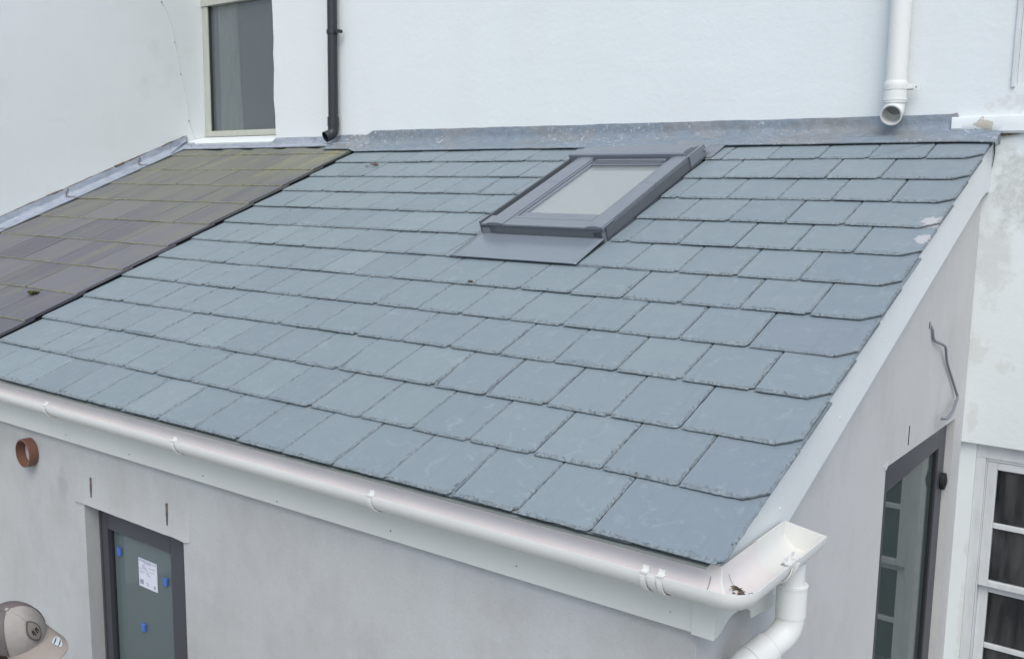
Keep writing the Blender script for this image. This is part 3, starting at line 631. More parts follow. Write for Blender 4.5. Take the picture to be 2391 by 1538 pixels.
# points measured at Y=.2 carried to the pane
for (x, z) in ((-3.022, -0.748), (-2.664, -0.800), (-2.850, -1.066)):
    q = MB(); q.box(x - 0.014, x + 0.014, yg - 0.012, yg - 0.001, z - 0.018, z + 0.018); q.build('spacer', 'blue', FW, bevel=0.002)
q = MB(); sx0, sx1, sz0, sz1 = -2.876, -2.735, -0.872, -0.740
q.box(sx0, sx1, yg - 0.002, yg - 0.0005, sz0, sz1); ST_ = q.build('sticker', 'paper', FW)
q = MB(); yy = yg - 0.0024
def ln(x0, x1, z, h): q.quad((x0, yy, z), (x1, yy, z), (x1, yy, z + h), (x0, yy, z + h))
rr_ = random.Random(3)
for (xa, xb, z) in ((.035, .10, .118), (.045, .095, .112), (.03, .05, .103), (.03, .055, .097), (.03, .062, .091), (.075, .13, .098), (.03, .066, .086), (.006, .026, .083), (.006, .05, .073), (.006, .036, .064), (.06, .07, .081), (.085, .095, .081), (.10, .12, .083), (.06, .08, .073), (.06, .08, .067), (.066, .09, .06)):
    x = sx0 + xa
    while x < sx0 + xb: l = rr_.uniform(.003, .009); ln(x, min(x + l, sx0 + xb), sz0 + z, .0028); x += l + .0016
ln(sx0 + .008, sx0 + .036, sz0 + .012, .022); ln(sx1 - .026, sx1 - .014, sz0 + .010, .016)
q.build('print', 'ink', FW)
def text(body, size, loc, rot, material, parent, name, extr=0.0002):
    cu = bpy.data.curves.new(name, 'FONT'); cu.body = body; cu.size = size; cu.extrude = extr; cu.align_x = 'CENTER'; cu.align_y = 'CENTER'
    o = bpy.data.objects.new(name, cu); COL.objects.link(o)
    dg = bpy.context.evaluated_depsgraph_get(); me = bpy.data.meshes.new_from_object(o.evaluated_get(dg)); bpy.data.objects.remove(o)
    Mx = Matrix.Translation(Vector(loc)) @ rot.to_4x4(); me.transform(Mx); o0 = Vector(parent['_o']) if parent.type == 'MESH' else Vector(parent.location)
    me.transform(Matrix.Translation(-o0)); me.materials.append(M[material]); o = bpy.data.objects.new(name, me); COL.objects.link(o); o.parent = parent; o['_o'] = list(o0); return o
RX = Matrix.Rotation(math.pi / 2, 3, 'X')
text('PREMIER GLAZ.COM', 0.0148, ((sx0 + sx1) / 2, yy, sz1 - .009), RX, 'ink', FW, 'print')
text('CE', 0.018, (sx0 + .066, yy, sz0 + .020), RX, 'ink', FW, 'print')
# dim room behind the window
q = MB(); q.box(WX0 - 0.6, WX1 + 0.6, yB + 0.001, 2.4, GROUND + 0.001, -0.09)
o = q.build('room', 'room', EXT)
for p_ in o.data.polygons: p_.flip()

# ------------------------------------------------------------------ side door
q = MB(); XD = -0.085
fr = 0.085
q.box(XD - 0.06, XD, DY0 + 0.002, DY0 + fr, GROUND, DZ - 0.002); q.box(XD - 0.06, XD, DY1 - 0.135, DY1 - 0.002, GROUND, DZ - 0.002)
q.box(XD - 0.06, XD, DY0 + fr + .0005, DY1 - 0.135 - .0005, DZ - 0.125, DZ - 0.002); q.box(XD - 0.06, XD, DY0 + fr + .0005, DY1 - 0.135 - .0005, GROUND + .01, GROUND + 0.12)
DR = tag(q.build('door', 'anthracite', EXT, bevel=0.002), 'glazed anthracite side door under the render lintel')
q = MB(); q.quad((XD - 0.02, DY0 + fr, GROUND + .12), (XD - 0.02, DY1 - 0.135, GROUND + .12), (XD - 0.02, DY1 - 0.135, DZ - .125), (XD - 0.02, DY0 + fr, DZ - .125)); q.build('glass', 'glass_door', DR)
q = MB(); q.box(XD - 0.018, XD - 0.008, DY1 - 0.135 - 0.012, DY1 - 0.135, GROUND + .12, DZ - .126); q.build('gasket', 'rubber', DR)
q = MB(); yk_, zk_ = DY1 - 0.040, -0.46
prof = []
for j in range(14): a = math.pi * 2 * j / 14; prof.append((0, yk_ + 0.036 * math.cos(a), zk_ + 0.042 * math.sin(a)))
q.prism(prof, (XD, 0, 0), (XD + 0.022, 0, 0)); q.tube([(XD + 0.022, yk_, zk_), (XD + 0.028, yk_, zk_)], [0.026, 0.018], 12)
tag(q.build('door_closer', 'rubber', DR, bevel=0.004), 'round black fitting on the far door jamb')
q = MB(); q.box(-1.7, XD - 0.10, DY0 - 0.25, DW - 0.03, GROUND + 0.001, DZ + 0.1); o = q.build('room', 'room_dark', EXT)

# cable on the side wall
def cabl(name, pts, r, material, label, cat, **kw):
    P_ = [Vector(p) for p in pts]; o = []
    for i in range(len(P_) - 1):
        p0, p1, p2, p3 = P_[max(i - 1, 0)], P_[i], P_[i + 1], P_[min(i + 2, len(P_) - 1)]
        for k in range(6):
            t = k / 6; o.append(0.5 * ((2 * p1) + (p2 - p0) * t + (2 * p0 - 5 * p1 + 4 * p2 - p3) * t * t + (3 * p1 - p0 - 3 * p2 + p3) * t ** 3))
    o.append(P_[-1]); q = MB(); q.tube(o, r, 8); q.top = tuple(P_[0]); return tag(q.build(name, material), label, cat)
W_ = lambda y, z, d=0.008: (XS(y) + d, y, z)
cabl('electric_cable', [W_(2.22, 0.372, -0.004), W_(2.225, 0.345), W_(2.26, 0.30), W_(2.365, 0.268, 0.02), W_(2.42, 0.245, 0.02), W_(2.50, 0.17, 0.012), W_(2.62, 0.08, 0.01), W_(2.715, -0.005, 0.014), W_(2.725, -0.035, 0.02), W_(2.66, -0.055, 0.025), W_(2.60, -0.075, 0.03), W_(2.50, -0.085, 0.03), W_(2.385, -0.072, 0.035)], 0.0058, 'cable',
     'loose grey electric cable dangling from a hole above the side door', 'cable')
cabl('cable_tail', [W_(2.70, -0.045, 0.018), W_(2.66, -0.040, 0.03), W_(2.56, -0.075, 0.038), W_(2.46, -0.082, 0.04), W_(2.375, -0.064, 0.04)], 0.0062, 'cable', 'short folded end of grey cable sticking out above the side door', 'cable')

# ------------------------------------------------------------------ clay vent pipe
q = MB(); cxv, czv = -3.600, -0.358; ro, ri = 0.069, 0.062
ring = lambda y_, r: [(cxv + r * math.cos(a * math.pi / 18), y_, czv + r * math.sin(a * math.pi / 18)) for a in range(36)]
def bridge(b, A_, B_, **k):
    n_ = len(A_); b.add(list(A_) + list(B_), [(i, (i + 1) % n_, n_ + (i + 1) % n_, n_ + i) for i in range(n_)], smooth=True, **k)
bridge(q, ring(0.078, ro), ring(0.036, ro)); bridge(q, ring(0.036, ro), ring(0.034, ri)); bridge(q, ring(0.034, ri), ring(0.20, ri)); q.add(ring(0.20, ri), [list(range(36))], mi=1)
q.top = (cxv, 0.08, czv); tag(q.build('vent_pipe', ['clay', 'dark_void']), 'short terracotta-brown round pipe end sticking out of the grey wall', 'pipe')

# ------------------------------------------------------------------ gutter
GZ, GY, GXR, GR, RAD = -0.040, -0.013, 0.034, 0.060, 0.022
def gpath_pts(off, z, x_from, y_to, stepx=0.25):
    """line offset outward by off along front run, corner, return"""
    r = max(off + RAD, 0.003); xl, yl = GXR + off, GY - off; cxx, cyy = xl - r, yl + r
    pts = []; nn = max(1, int((cxx - x_from) / stepx))
    for i in range(nn): pts.append(Vector((x_from + (cxx - x_from) * i / nn, yl, z)))
    for i in range(13): a = -math.pi / 2 + math.pi / 2 * i / 12; pts.append(Vector((cxx + r * math.cos(a), cyy + r * math.sin(a), z)))
    for i in range(1, 5): pts.append(Vector((xl, cyy + (y_to - cyy) * i / 4, z)))
    return pts
def gprofile(r, zc, lip=True):
    pr = []
    if lip: pr.append((-r, zc + 0.026))
    for i in range(17): a = math.pi + math.pi * i / 16; pr.append((r * math.cos(a), zc + r * 0.90 * math.sin(a)))
    if lip: pr.append((r, zc + 0.006))
    return pr
def gutter_seg(b, x_from, y_to, r=GR, t=0.0024, mi_in=1, only=None):
    prO = gprofile(r, GZ - 0.006); prI = gprofile(r - t, GZ - 0.006)
    LO = [gpath_pts(o, z, x_from, y_to) for o, z in prO]; LI = [gpath_pts(o, z, x_from, y_to) for o, z in prI]
    nn = len(LO[0]); rng = only(nn) if only else range(nn - 1)
    for j in range(len(prO) - 1):
        for i in rng:
            b.quad(LO[j][i], LO[j][i + 1], LO[j + 1][i + 1], LO[j + 1][i], smooth=True); b.quad(LI[j][i], LI[j + 1][i], LI[j + 1][i + 1], LI[j][i + 1], smooth=True, mi=mi_in)
    for i in rng:
        b.quad(LO[-1][i], LO[-1][i + 1], LI[-1][i + 1], LI[-1][i]); b.quad(LI[0][i], LI[0][i + 1], LO[0][i + 1], LO[0][i])
GT = thing('rain_gutter', (-2.0, GY, GZ), 'long white half-round rain gutter under the slate eaves turning the right corner', 'gutter')
q = MB(); ncx = None
def front(nn): return range(0, nn - 1 - 4 - 12)
def corner(nn): return range(nn - 1 - 4 - 12, nn - 1 - 4)
def ret(nn): return range(nn - 1 - 4, nn - 1)
gutter_seg(q, XV, 0.44, only=front); q.build('gutter_channel', ['gutter', 'gutter_in'], GT)
q = MB(); gutter_seg(q, XV, 0.27, only=corner)
q.build('corner_piece', ['gutter', 'gutter'], GT)
q = MB(); gutter_seg(q, XV, 0.27, only=ret); q.build('gutter_channel', ['gutter', 'gutter_in'], GT)
# running outlet with stop end (slightly larger) on the return
q = MB(); rO = GR + 0.003
def ret_piece(q, y0, y1, r, t, mi=0):
    prO = gprofile(r, GZ - 0.006); prI = gprofile(r - t, GZ - 0.006); nY = 6
    for j in range(len(prO) - 1):
        for i in range(nY):
            ya, yb_ = y0 + (y1 - y0) * i / nY, y0 + (y1 - y0) * (i + 1) / nY
            P4 = lambda pr, jj, yy_: (GXR + pr[jj][0], yy_, pr[jj][1])
            q.quad(P4(prO, j, ya), P4(prO, j, yb_), P4(prO, j + 1, yb_), P4(prO, j + 1, ya), smooth=True, mi=mi); q.quad(P4(prI, j, ya), P4(prI, j + 1, ya), P4(prI, j + 1, yb_), P4(prI, j, yb_), smooth=True, mi=mi)
        q.quad(P4(prO, j, y0), P4(prO, j + 1, y0), P4(prI, j + 1, y0), P4(prI, j, y0)); q.quad(P4(prO, j, y1), P4(prI, j, y1), P4(prI, j + 1, y1), P4(prO, j + 1, y1))
    for sgn in (0, -1): 
        a0, a1 = prO[sgn][0], prI[sgn][0]; zz = prO[sgn][1]; q.quad((GXR + a0, y0, zz), (GXR + a0, y1, zz), (GXR + a1, y1, zz), (GXR + a1, y0, zz))
ret_piece(q, 0.255, 0.482, rO, 0.0045)
se_ = [(GXR + x, 0.482, z) for x, z in gprofile(rO, GZ - 0.006)]
q.prism(se_, (0, 0, 0), (0, 0.003, 0))
q.build('outlet', 'gutter', GT)
q = MB(); q.tube([(GXR - 0.012, 0.37, GZ - 0.0575), (GXR - 0.012, 0.37, GZ - 0.0568)], 0.034, 24); q.build('outlet_hole', 'seal', GT)
# brackets and clips
def hoop(q, x, w_, r, a0=0.0, a1=math.pi, t=0.003):
    prO = [((r + t) * math.cos(a), GZ - 0.006 + 0.9 * (r + t) * math.sin(a)) for a in [math.pi + a0 + (a1 - a0) * i / 18 for i in range(19)]]
    for i in range(18):
        (o1, z1), (o2, z2) = prO[i], prO[i + 1]
        f_ = r / (r + t); i1, i2 = (o1 * f_, GZ - .006 + (z1 - GZ + .006) * f_), (o2 * f_, GZ - .006 + (z2 - GZ + .006) * f_)
        Y_ = lambda o: GY - o
        q.hexa([(x - w_, Y_(o1), z1), (x + w_, Y_(o1), z1), (x + w_, Y_(o2), z2), (x - w_, Y_(o2), z2), (x - w_, Y_(i1[0]), i1[1]), (x + w_, Y_(i1[0]), i1[1]), (x + w_, Y_(i2[0]), i2[1]), (x - w_, Y_(i2[0]), i2[1])], smooth=False)
def tab(q, x, w_):
    y = GY - GR; q.box(x - w_, x + w_, y - 0.0035, y + 0.012, GZ + 0.0005, GZ + 0.004); q.box(x - w_ * 0.8, x + w_ * 0.8, y + 0.010, y + 0.0135, GZ + 0.004, GZ + 0.016)
for x in (-3.1555, -2.2086, -1.1641):
    q = MB(); hoop(q, x, 0.008, GR + 0.0030, a0=math.pi * 0.0, a1=math.pi * 0.99, t=0.0035); tab(q, x, 0.012); q.build('bracket', 'gutter', GT)
q = MB(); hoop(q, -0.162, 0.011, GR + 0.0006, t=0.002); hoop(q, -0.186, 0.007, GR + 0.0035, t=0.004); hoop(q, -0.138, 0.007, GR + 0.0035, t=0.004); tab(q, -0.185, 0.011); tab(q, -0.139, 0.011)
q.build('union_clip', 'gutter', GT)
for yj in (0.215, 0.262):
    q = MB(); xo = GXR + GR; q.box(xo - 0.014, xo + 0.0045, yj - 0.011, yj + 0.011, GZ + 0.0005, GZ + 0.005); q.box(xo - 0.016, xo - 0.012, yj - 0.010, yj + 0.010, GZ + 0.005, GZ + 0.018)
    for i in range(9):
        a, c_ = math.radians(-4 - i * 7), math.radians(-4 - (i + 1) * 7); r1, r2 = rO, rO + 0.003; Z = GZ - 0.006
        q.hexa([(GXR + r1 * math.cos(a), yj - .007, Z + .9 * r1 * math.sin(a)), (GXR + r2 * math.cos(a), yj - .007, Z + .9 * r2 * math.sin(a)), (GXR + r2 * math.cos(c_), yj - .007, Z + .9 * r2 * math.sin(c_)), (GXR + r1 * math.cos(c_), yj - .007, Z + .9 * r1 * math.sin(c_)),
                (GXR + r1 * math.cos(a), yj + .007, Z + .9 * r1 * math.sin(a)), (GXR + r2 * math.cos(a), yj + .007, Z + .9 * r2 * math.sin(a)), (GXR + r2 * math.cos(c_), yj + .007, Z + .9 * r2 * math.sin(c_)), (GXR + r1 * math.cos(c_), yj + .007, Z + .9 * r1 * math.sin(c_))])
    q.build('bracket', 'gutter', GT)
# rubber seal lines inside the corner
for kind, pos_ in (('x', -0.055), ('y', 0.085)):
    q = MB(); r = GR - 0.0026
    for i in range(14):
        a, c_ = math.pi + 0.15 + (math.pi - 0.3) * i / 14, math.pi + 0.15 + (math.pi - 0.3) * (i + 1) / 14
        pt = lambda aa, ww, rr2: ((pos_ + ww, GY - rr2 * math.cos(aa), GZ - .006 + .9 * rr2 * math.sin(aa)) if kind == 'x' else (GXR + rr2 * math.cos(aa), pos_ + ww, GZ - .006 + .9 * rr2 * math.sin(aa)))
        q.quad(pt(a, 0, r - .0006), pt(a, .003, r - .0006), pt(c_, .003, r - .0006), pt(c_, 0, r - .0006))
    q.build('seal', 'seal', GT)
# dead leaves in the corner
for n_l, (lx, ly) in enumerate(((0.03, 0.045), (0.05, 0.05), (0.062, 0.035), (0.015, 0.055), (0.04, 0.03), (0.07, 0.06))):
    pass
q = MB(); lr = random.Random(5)
for i in range(46):
    a = math.radians(lr.uniform(-135, -62)); yy_ = 0.078 + 0.018 * (lr.random() - .5) * 2 + 0.01 * math.cos(a); r = GR - 0.0055
    c0 = Vector((GXR + r * math.cos(a), yy_, GZ - .006 + .9 * r * math.sin(a))); dv = Vector((lr.uniform(-1, 1), lr.uniform(-1, 1), 0.1)).normalized() * lr.uniform(0.004, 0.010); sv_ = Vector((-dv.y, dv.x, 0.3)).normalized() * lr.uniform(0.001, 0.0025)
    q.hexa([c0 - dv, c0 - sv_, c0 + dv, c0 + sv_, c0 - dv * .9 + Vector((0, 0, .0015)), c0 - sv_ + Vector((0, 0, .002)), c0 + dv + Vector((0, 0, .0015)), c0 + sv_ + Vector((0, 0, .002))])
q.top = (0.03, 0.055, -0.10); tag(q.build('dead_leaves', 'debris'), 'small dark wad of dead leaves lying in the gutter corner', 'leaves')

# ------------------------------------------------------------------ corner downpipe
def bend(p0, p1, p2, r, n_=8):
    p0, p1, p2 = Vector(p0), Vector(p1), Vector(p2); a = p1 + (p0 - p1).normalized() * r; c_ = p1 + (p2 - p1).normalized() * r
    return [a.lerp(p1, t / n_).lerp(p1.lerp(c_, t / n_), t / n_) for t in range(n_ + 1)]
DP = thing('downpipe', (-0.03, 0.24, GROUND), 'white plastic downpipe with two elbows below the gutter outlet', 'downpipe')
t0 = Vector((0.040, 0.385, -0.095)); t1 = Vector((0.040, 0.385, -0.300)); t2 = Vector((-0.040, 0.215, -0.385)); t3 = Vector((-0.040, 0.215, GROUND))
q = MB(); q.tube([t0, (0.040, 0.385, -0.20)], 0.0345, 28); q.build('outlet_spigot', 'pipe_white', DP)
q = MB(); q.tube([(0.040, .385, -0.165), (0.040, .385, -0.168), (0.040, .385, -0.255)], [0.0395, 0.0425, 0.0425], 28); q.tube([(0.040, .385, -0.163), (0.040, .385, -0.1675)], 0.0445, 28); q.build('socket', 'pipe_white', DP)
q = MB(); q.tube([(0.040, .385, -0.2545)] + bend(t0, t1, t2, 0.045) + [t1.lerp(t2, 0.42)], 0.0400, 28); q.build('elbow', 'pipe_white', DP)
q = MB(); q.tube([t1.lerp(t2, 0.40), t1.lerp(t2, 0.72)], 0.0455, 28); q.tube([t1.lerp(t2, 0.393), t1.lerp(t2, 0.40)], 0.0435, 28, mi=1); q.tube([t1.lerp(t2, 0.72), t1.lerp(t2, 0.728)], 0.0435, 28, mi=1); q.build('socket', ['pipe_white', 'seal'], DP)
q = MB(); q.tube([t1.lerp(t2, 0.725)] + bend(t1, t2, t3, 0.052) + [(-0.04, .215, -0.46)], 0.0445, 28); q.build('elbow', 'pipe_white', DP)
q = MB(); q.tube([(-0.04, .215, -0.455), (-0.04, .215, -0.53)], 0.0475, 28); q.build('socket', 'pipe_white', DP)
q = MB(); q.tube([(-0.04, .215, -0.53), (-0.04, .215, GROUND + .05)], 0.034, 28); q.build('pipe', 'pipe_white', DP)

# ------------------------------------------------------------------ old neighbouring lean-to
OLD = thing('old_extension', (-5.3, 1.5, GROUND), 'older lean-to roof of lichen-stained brown slates beside the white wing wall', 'extension')
b = MB(); HO = 0.022
OS = [0.433 - 0.322 * 2, 0.433 - 0.322, 0.433, 0.753, 1.066, 1.397, 1.722, 2.060, 2.362, 2.660, 2.985]
XO1 = -4.222
oj = {6: [-4.636, -4.939, -5.321, -5.788], 7: [-4.861, -5.234, -5.575, -5.916], 8: [-4.678, -5.06, -5.457, -5.873], 5: [-4.759, -5.139, -5.52, -5.91]}
for k, s0 in enumerate(OS):
    off = 0.19 if k % 2 else 0.0
    js = oj.get(k) or [XO1 - 0.41 - off - 0.395 * i + rnd.uniform(-.015, .015) for i in range(6)]
    js = [XO1 + rnd.uniform(-0.003, 0.003)] + [j + 0.04 for j in js if j > -6.2] + [-6.36]
    for i in range(len(js) - 1):
        tn = rnd.random()
        ds = rnd.uniform(-0.002, 0.004); sA = s0 + ds
        slate(b, js[i + 1] + (0.0028 if i < len(js) - 2 else 0), js[i] - 0.0028, sA, min(s0 + 0.70, 3.16), HO + 0.0050 + rnd.uniform(-.0005, .001), 0.009 / 0.32, 0.0068, 0, tone=(tn, 0), old=True, tilt=rnd.uniform(-.002, .002))
ro_ = tag(b.build('roof', 'old_slate', OLD), 'thin worn brown slates with yellow-green lichen')
d = MB(); d.rbox(-6.40, XO1 - 0.012, OS[0] + 0.01, 3.16, -0.06, HO - 0.024); d.build('roof_deck', 'underlay', ro_)
d = MB(); d.rbox(XO1 - 0.004, XV - 0.003, OS[0], 3.10, -0.05, -0.012); d.build('gap_shade_strip', 'dark_void', ro_)  # near-black filler: shade of the gap between the roofs put into colour
b = MB(); b.box(-6.40, XV - 0.002, 0.085, 0.30, GROUND, -0.09); b.build('front_wall', 'render_front', OLD)
b = MB(); b.box(-6.40, XV - 0.003, -0.06, -0.04, -0.26, -0.09); b.build('fascia', 'fascia', OLD)
# old stepped flashing on the wing wall + strip along rear wall
def old_flash(ya, yb_, seed):
    b = MB(); rows = []; nn = 14
    for i in range(nn + 1):
        y = ya + (yb_ - ya) * i / nn; s_ = y / CT
        wv = 0.012 * nz(y * 5 + seed); 
        edge = -6.292 - 0.006 * (y - 1.2) * 10 * 0.25 + wv * 0.7
        if i == 0: edge -= 0.02
        top_ = 0.088 + 0.008 * nz(y * 8, seed)
        L = 0.031 + (0.006 if i < 2 else 0.0)
        rows.append([RP(edge, s_, HO + 0.006 - 0.002), RP(edge, s_, HO + L * 0.35), RP(edge - 0.05, s_, HO + 0.014 + 0.004 * nz(y * 9, 3)), RP(XL + 0.028, s_, HO + 0.02), Vector((XL + 0.010, y, TT * y + HO + 0.04)), Vector((XL + 0.008 + 0.004 * nz(y * 10), y, TT * y + HO + top_ * 0.7)), Vector((XL + 0.005, y, TT * y + HO + top_)), Vector((XL - 0.004, y, TT * y + HO + top_ + 0.002))])
    strip(b, rows); o = b.build('lead_flashing', 'lead_old', OLD); so = o.modifiers.new('s', 'SOLIDIFY'); so.thickness = 0.003; so.offset = 1
    return o
q = MB()
for k in range(46):
    y0 = 0.9 + 2.05 * k / 46; y1 = y0 + 2.05 / 46 * 1.02; zz = lambda y: TT * y + HO + 0.092 + 0.008 * nz(y * 8, 3) + 0.004 * nz(y * 20)
    r = 0.003 + 0.006 * max(0, nz(y0 * 6, 9)) + (0.006 if abs(y0 - 2.32) < .05 else 0)
    q.tube([(XL + 0.004, y0, zz(y0)), (XL + 0.004, y1, zz(y1))], r, 6)
q.build('mortar_joint', 'debris', OLD)
for y_ in (0.78, 1.30, 1.86, 2.50):
    q = MB(); ed = -6.292 - 0.015 * (y_ - 1.2)
    q.tube([(XL + .012, y_ + .012, TT * (y_ + .012) + HO + .088), (XL + .016, y_ - .006, TT * y_ + HO + .05), (XL + .035, y_ - .012, TT * y_ + HO + .028), (XL + .075, y_ - .006, TT * y_ + HO + .024), (ed - .008, y_ + .02, TT * (y_ + .02) + HO + .021)], .0025, 6); q.build('lap_joint', 'debris', OLD)
ys = [-0.2, 0.28, 0.78, 1.30, 1.86, 2.50, 2.95]
for i in range(6): old_flash(ys[i], ys[i + 1] + 0.025, i * 3.7)
b = MB(); rows = []; nn = 60
for i in range(nn + 1):
    x = XL + 0.01 + (-4.33 - XL) * i / nn
    se = 3.115 + 0.003 * nz(x * 4); zt_ = 1.262 if x < -5.30 else (1.262 + min(1, (x + 5.30) / 0.08) * 0.037)
    zt_ += 0.003 * nz(x * 7, 4)
    if x < XL + 0.12: zt_ += 0.02
    rows.append([RP(x, se, HO + 0.006), RP(x, se + .003, HO + 0.012), RP(x, se + 0.05, HO + 0.015), Vector((x, DW - 0.014, 1.243)), Vector((x, DW - 0.008 + .002 * nz(x * 9), 1.255)), Vector((x, DW - 0.006, zt_)), Vector((x, DW + 0.004, zt_ + 0.001))])
strip(b, rows); o = b.build('lead_flashing', 'lead_old', OLD); so = o.modifiers.new('s', 'SOLIDIFY'); so.thickness = 0.003; so.offset = 1
# roll at the inner corner of the old flashing
b = MB(); b.tube([RP(-6.33, 3.00, HO + .02), RP(-6.36, 3.08, HO + .03), RP(-6.385, 3.15, HO + .04), (-6.40, 2.95, 1.30)], [0.004, 0.006, 0.008, 0.010], 8); b.build('lead_roll', 'lead_old', OLD)

# ------------------------------------------------------------------ main house rear wall
HS = thing('main_house', (-2.0, 3.2, GROUND), 'tall white-painted rear wall of the main house above both lean-to roofs', 'house')
b = MB(); TOP = 6.5; YB2 = 3.40
SB = 1.3025      # string course top
XE = -5.2555; zs = [1.0 + i * 0.06 for i in range(0, 93)]
# main panel with a wavy hand-plastered edge at the window reveal
b.box(-5.10, -0.12, DW, YB2, GROUND, TOP)
for i in range(len(zs) - 1):
    f_ = lambda z: XE - 0.006 + 0.018 * nz(z * 3.4, 2.3) + 0.008 * nz(z * 9, 5)
    z0, z1 = zs[i], zs[i + 1]; xa, xb = f_(z0), f_(z1); c_ = 0.018
    b.quad((xa + c_, DW, z0), (-5.10, DW, z0), (-5.10, DW, z1), (xb + c_, DW, z1))
    b.quad((xa, DW + c_, z0), (xa + c_, DW, z0), (xb + c_, DW, z1), (xb, DW + c_, z1), smooth=True)
    b.quad((xa, YB2, z0), (xa, DW + c_, z0), (xb, DW + c_, z1), (xb, YB2, z1))
b.box(XL - 0.3, -5.10, DW, YB2, GROUND, 1.0)
b.box(XL - 0.3, XE - 0.02, DW, YB2, 1.0, 1.268); b.box(XL - 0.3, XE, DW + 0.001, YB2, 2.55 + 1.2, TOP)
# right part
b.box(-0.12, 0.058, DW, YB2, SB, TOP); b.box(0.058, 1.25, DW, YB2, SB, 1.44); b.box(1.25, 3.2, DW, YB2, -0.2975, TOP); b.box(0.058, 1.25, DW, YB2, 3.2, TOP)
b.box(-0.12, 1.25, DW, YB2, -0.2975, SB)
b.box(-0.06, 0.0195, 3.005, YB2, GROUND, -0.2985); b.box(1.20, 3.2, 3.005, YB2, GROUND, -0.2985); b.box(0.0195, 1.20, 3.005, YB2, GROUND, -1.75)
b.box(-0.12, -0.0605, DW, YB2, GROUND, -0.2985)
wl = tag(b.build('rear_wall', 'wall_rear', HS), 'white painted rear wall')
# fill block between edge strips
# sill under the upper window (sloping cement)
q = MB(); nn = 24
rows = []
for i in range(nn + 1):
    x = XL + 0.004 + (XE - 0.012 - XL) * i / nn
    rr2 = 0.012 if x < XE - 0.1 else 0.012 + 0.0
    rows.append([Vector((x, DW - 0.004, 1.262)), Vector((x, DW - 0.010 + .003 * nz(x * 6), 1.275 + .004 * nz(x * 5))), Vector((x, DW + 0.012, 1.292 + .003 * nz(x * 7))), Vector((x, DW + 0.10, 1.318)), Vector((x, 3.155, 1.336)), Vector((x, 3.16, 1.25))])
strip(q, rows); tag(q.build('window_sill', 'reveal', wl), 'sloping white cement sill under the upper window')
# string course at right
q = MB(); nn = 70; rows = []
for i in range(nn + 1):
    x = -0.203 + (3.2 + 0.203) * (i / nn) ** 1.6
    pr = 0.030 + 0.006 * nz(x * 6) + 0.003 * nz(x * 19); zb = 1.2185 + 0.004 * nz(x * 5, 2) + (0.016 if x < -0.03 else 0)
    zt_ = 1.299 + 0.005 * nz(x * 9, 7)
    rows.append([Vector((x, DW + .01, zb + .004)), Vector((x, DW - pr * .7, zb)), Vector((x, DW - pr, zb + .010)), Vector((x, DW - pr + .002 * nz(x * 20), (zb + zt_) / 2)), Vector((x, DW - pr, zt_ - .008)), Vector((x, DW - pr * .93, zt_ - .001)), Vector((x, DW - pr * .4, zt_ + .002)), Vector((x, DW + .01, zt_ + .004))])
strip(q, rows); e = rows[0]; q.add(e, [list(range(8))])
m, n, c = painted('string_course_paint', (0.73, 0.77, 0.775), 0.2, dirtamt=0.1)
chip = n.ramp(n.sphere((-0.062, DW - .03, 1.262), (0.052, .1, 0.036), 30, 0.7), [(0.16, 0.0), (0.2, 1.0)])
c = n.mix(chip, c, (0.50, 0.47, 0.40)); n.base(c); M['band'] = m
tag(q.build('string_course', 'band', wl), 'thick white ledge with a chipped patch above the flashing end')
q = MB(); q.tube([(0.004, DW - .004, 1.225), (-0.010, DW - .004, 1.19), (-0.006, DW - .003, 1.12), (-0.012, DW - .003, 1.06)], [.004, .003, .002, .001], 6); q.build('wall_crack', 'dark_void', wl)
q = MB(); q.tube([(-0.02, DW - .012, 1.213), (0.03, DW - .012, 1.211), (0.10, DW - .012, 1.214)], [.003, .006, .001], 6); q.build('wall_crack', 'debris', wl)
# upper-left window
UW_Y = 3.172
q = MB(); x0, x1, z0, z1 = XL + 0.002, XE - 0.01 + 0.05, 1.340, 2.50
q.box(x0, x0 + 0.072, UW_Y, UW_Y + 0.06, z0 + .052, z1 - .05); q.box(x1 - 0.07, x1, UW_Y, UW_Y + 0.06, z0 + .052, z1 - .05)
q.box(x0, x1, UW_Y - 0.004, UW_Y + 0.06, z0, z0 + 0.0515); q.box(x0, x1, UW_Y - 0.012, UW_Y + 0.06, z1 - 0.0495, z1); q.box(x0, x1, UW_Y - 0.006, UW_Y - 0.0125 + .012, z1 - 0.020, z1 + 0.028)
q.box(x0, x1, UW_Y, UW_Y + 0.06, z1 + .03, z1 + .07); q.box(x0, x0 + .07, UW_Y, UW_Y + .06, z1 + .0705, 3.76); q.box(x0 + .0705, x1, UW_Y, UW_Y + .06, 3.70, 3.76)
UW = tag(q.build('window', 'cream', HS, bevel=0.003), 'upper cream-framed window beside the wing wall')
q = MB()
for za, zb in ((z0 + .052, z1 - .05), (z1 + .07, 3.70)): q.quad((x0 + .07, UW_Y + .035, za), (x1 - .07, UW_Y + .035, za), (x1 - .07, UW_Y + .035, zb), (x0 + .07, UW_Y + .035, zb))
q.build('glass', 'glass_upper', UW)
q = MB(); q.box(x0 + .0725, x0 + .079, UW_Y + .01, UW_Y + .034, z0 + .052, z1 - .05); q.build('glazing_bead', 'room_dark', UW)
q = MB(); xa, xb, ya, yb_, za, zb = x0 - 0.1, x1 + 1.2, UW_Y + .07, 5.5, 1.0, 3.9
q.add([(xa, ya, za), (xb, ya, za), (xb, yb_, za), (xa, yb_, za), (xa, ya, zb), (xb, ya, zb), (xb, yb_, zb), (xa, yb_, zb)], [(0, 1, 2, 3), (4, 7, 6, 5), (1, 5, 6, 2), (2, 6, 7, 3), (3, 7, 4, 0)])
o = q.build('room', 'room', HS)
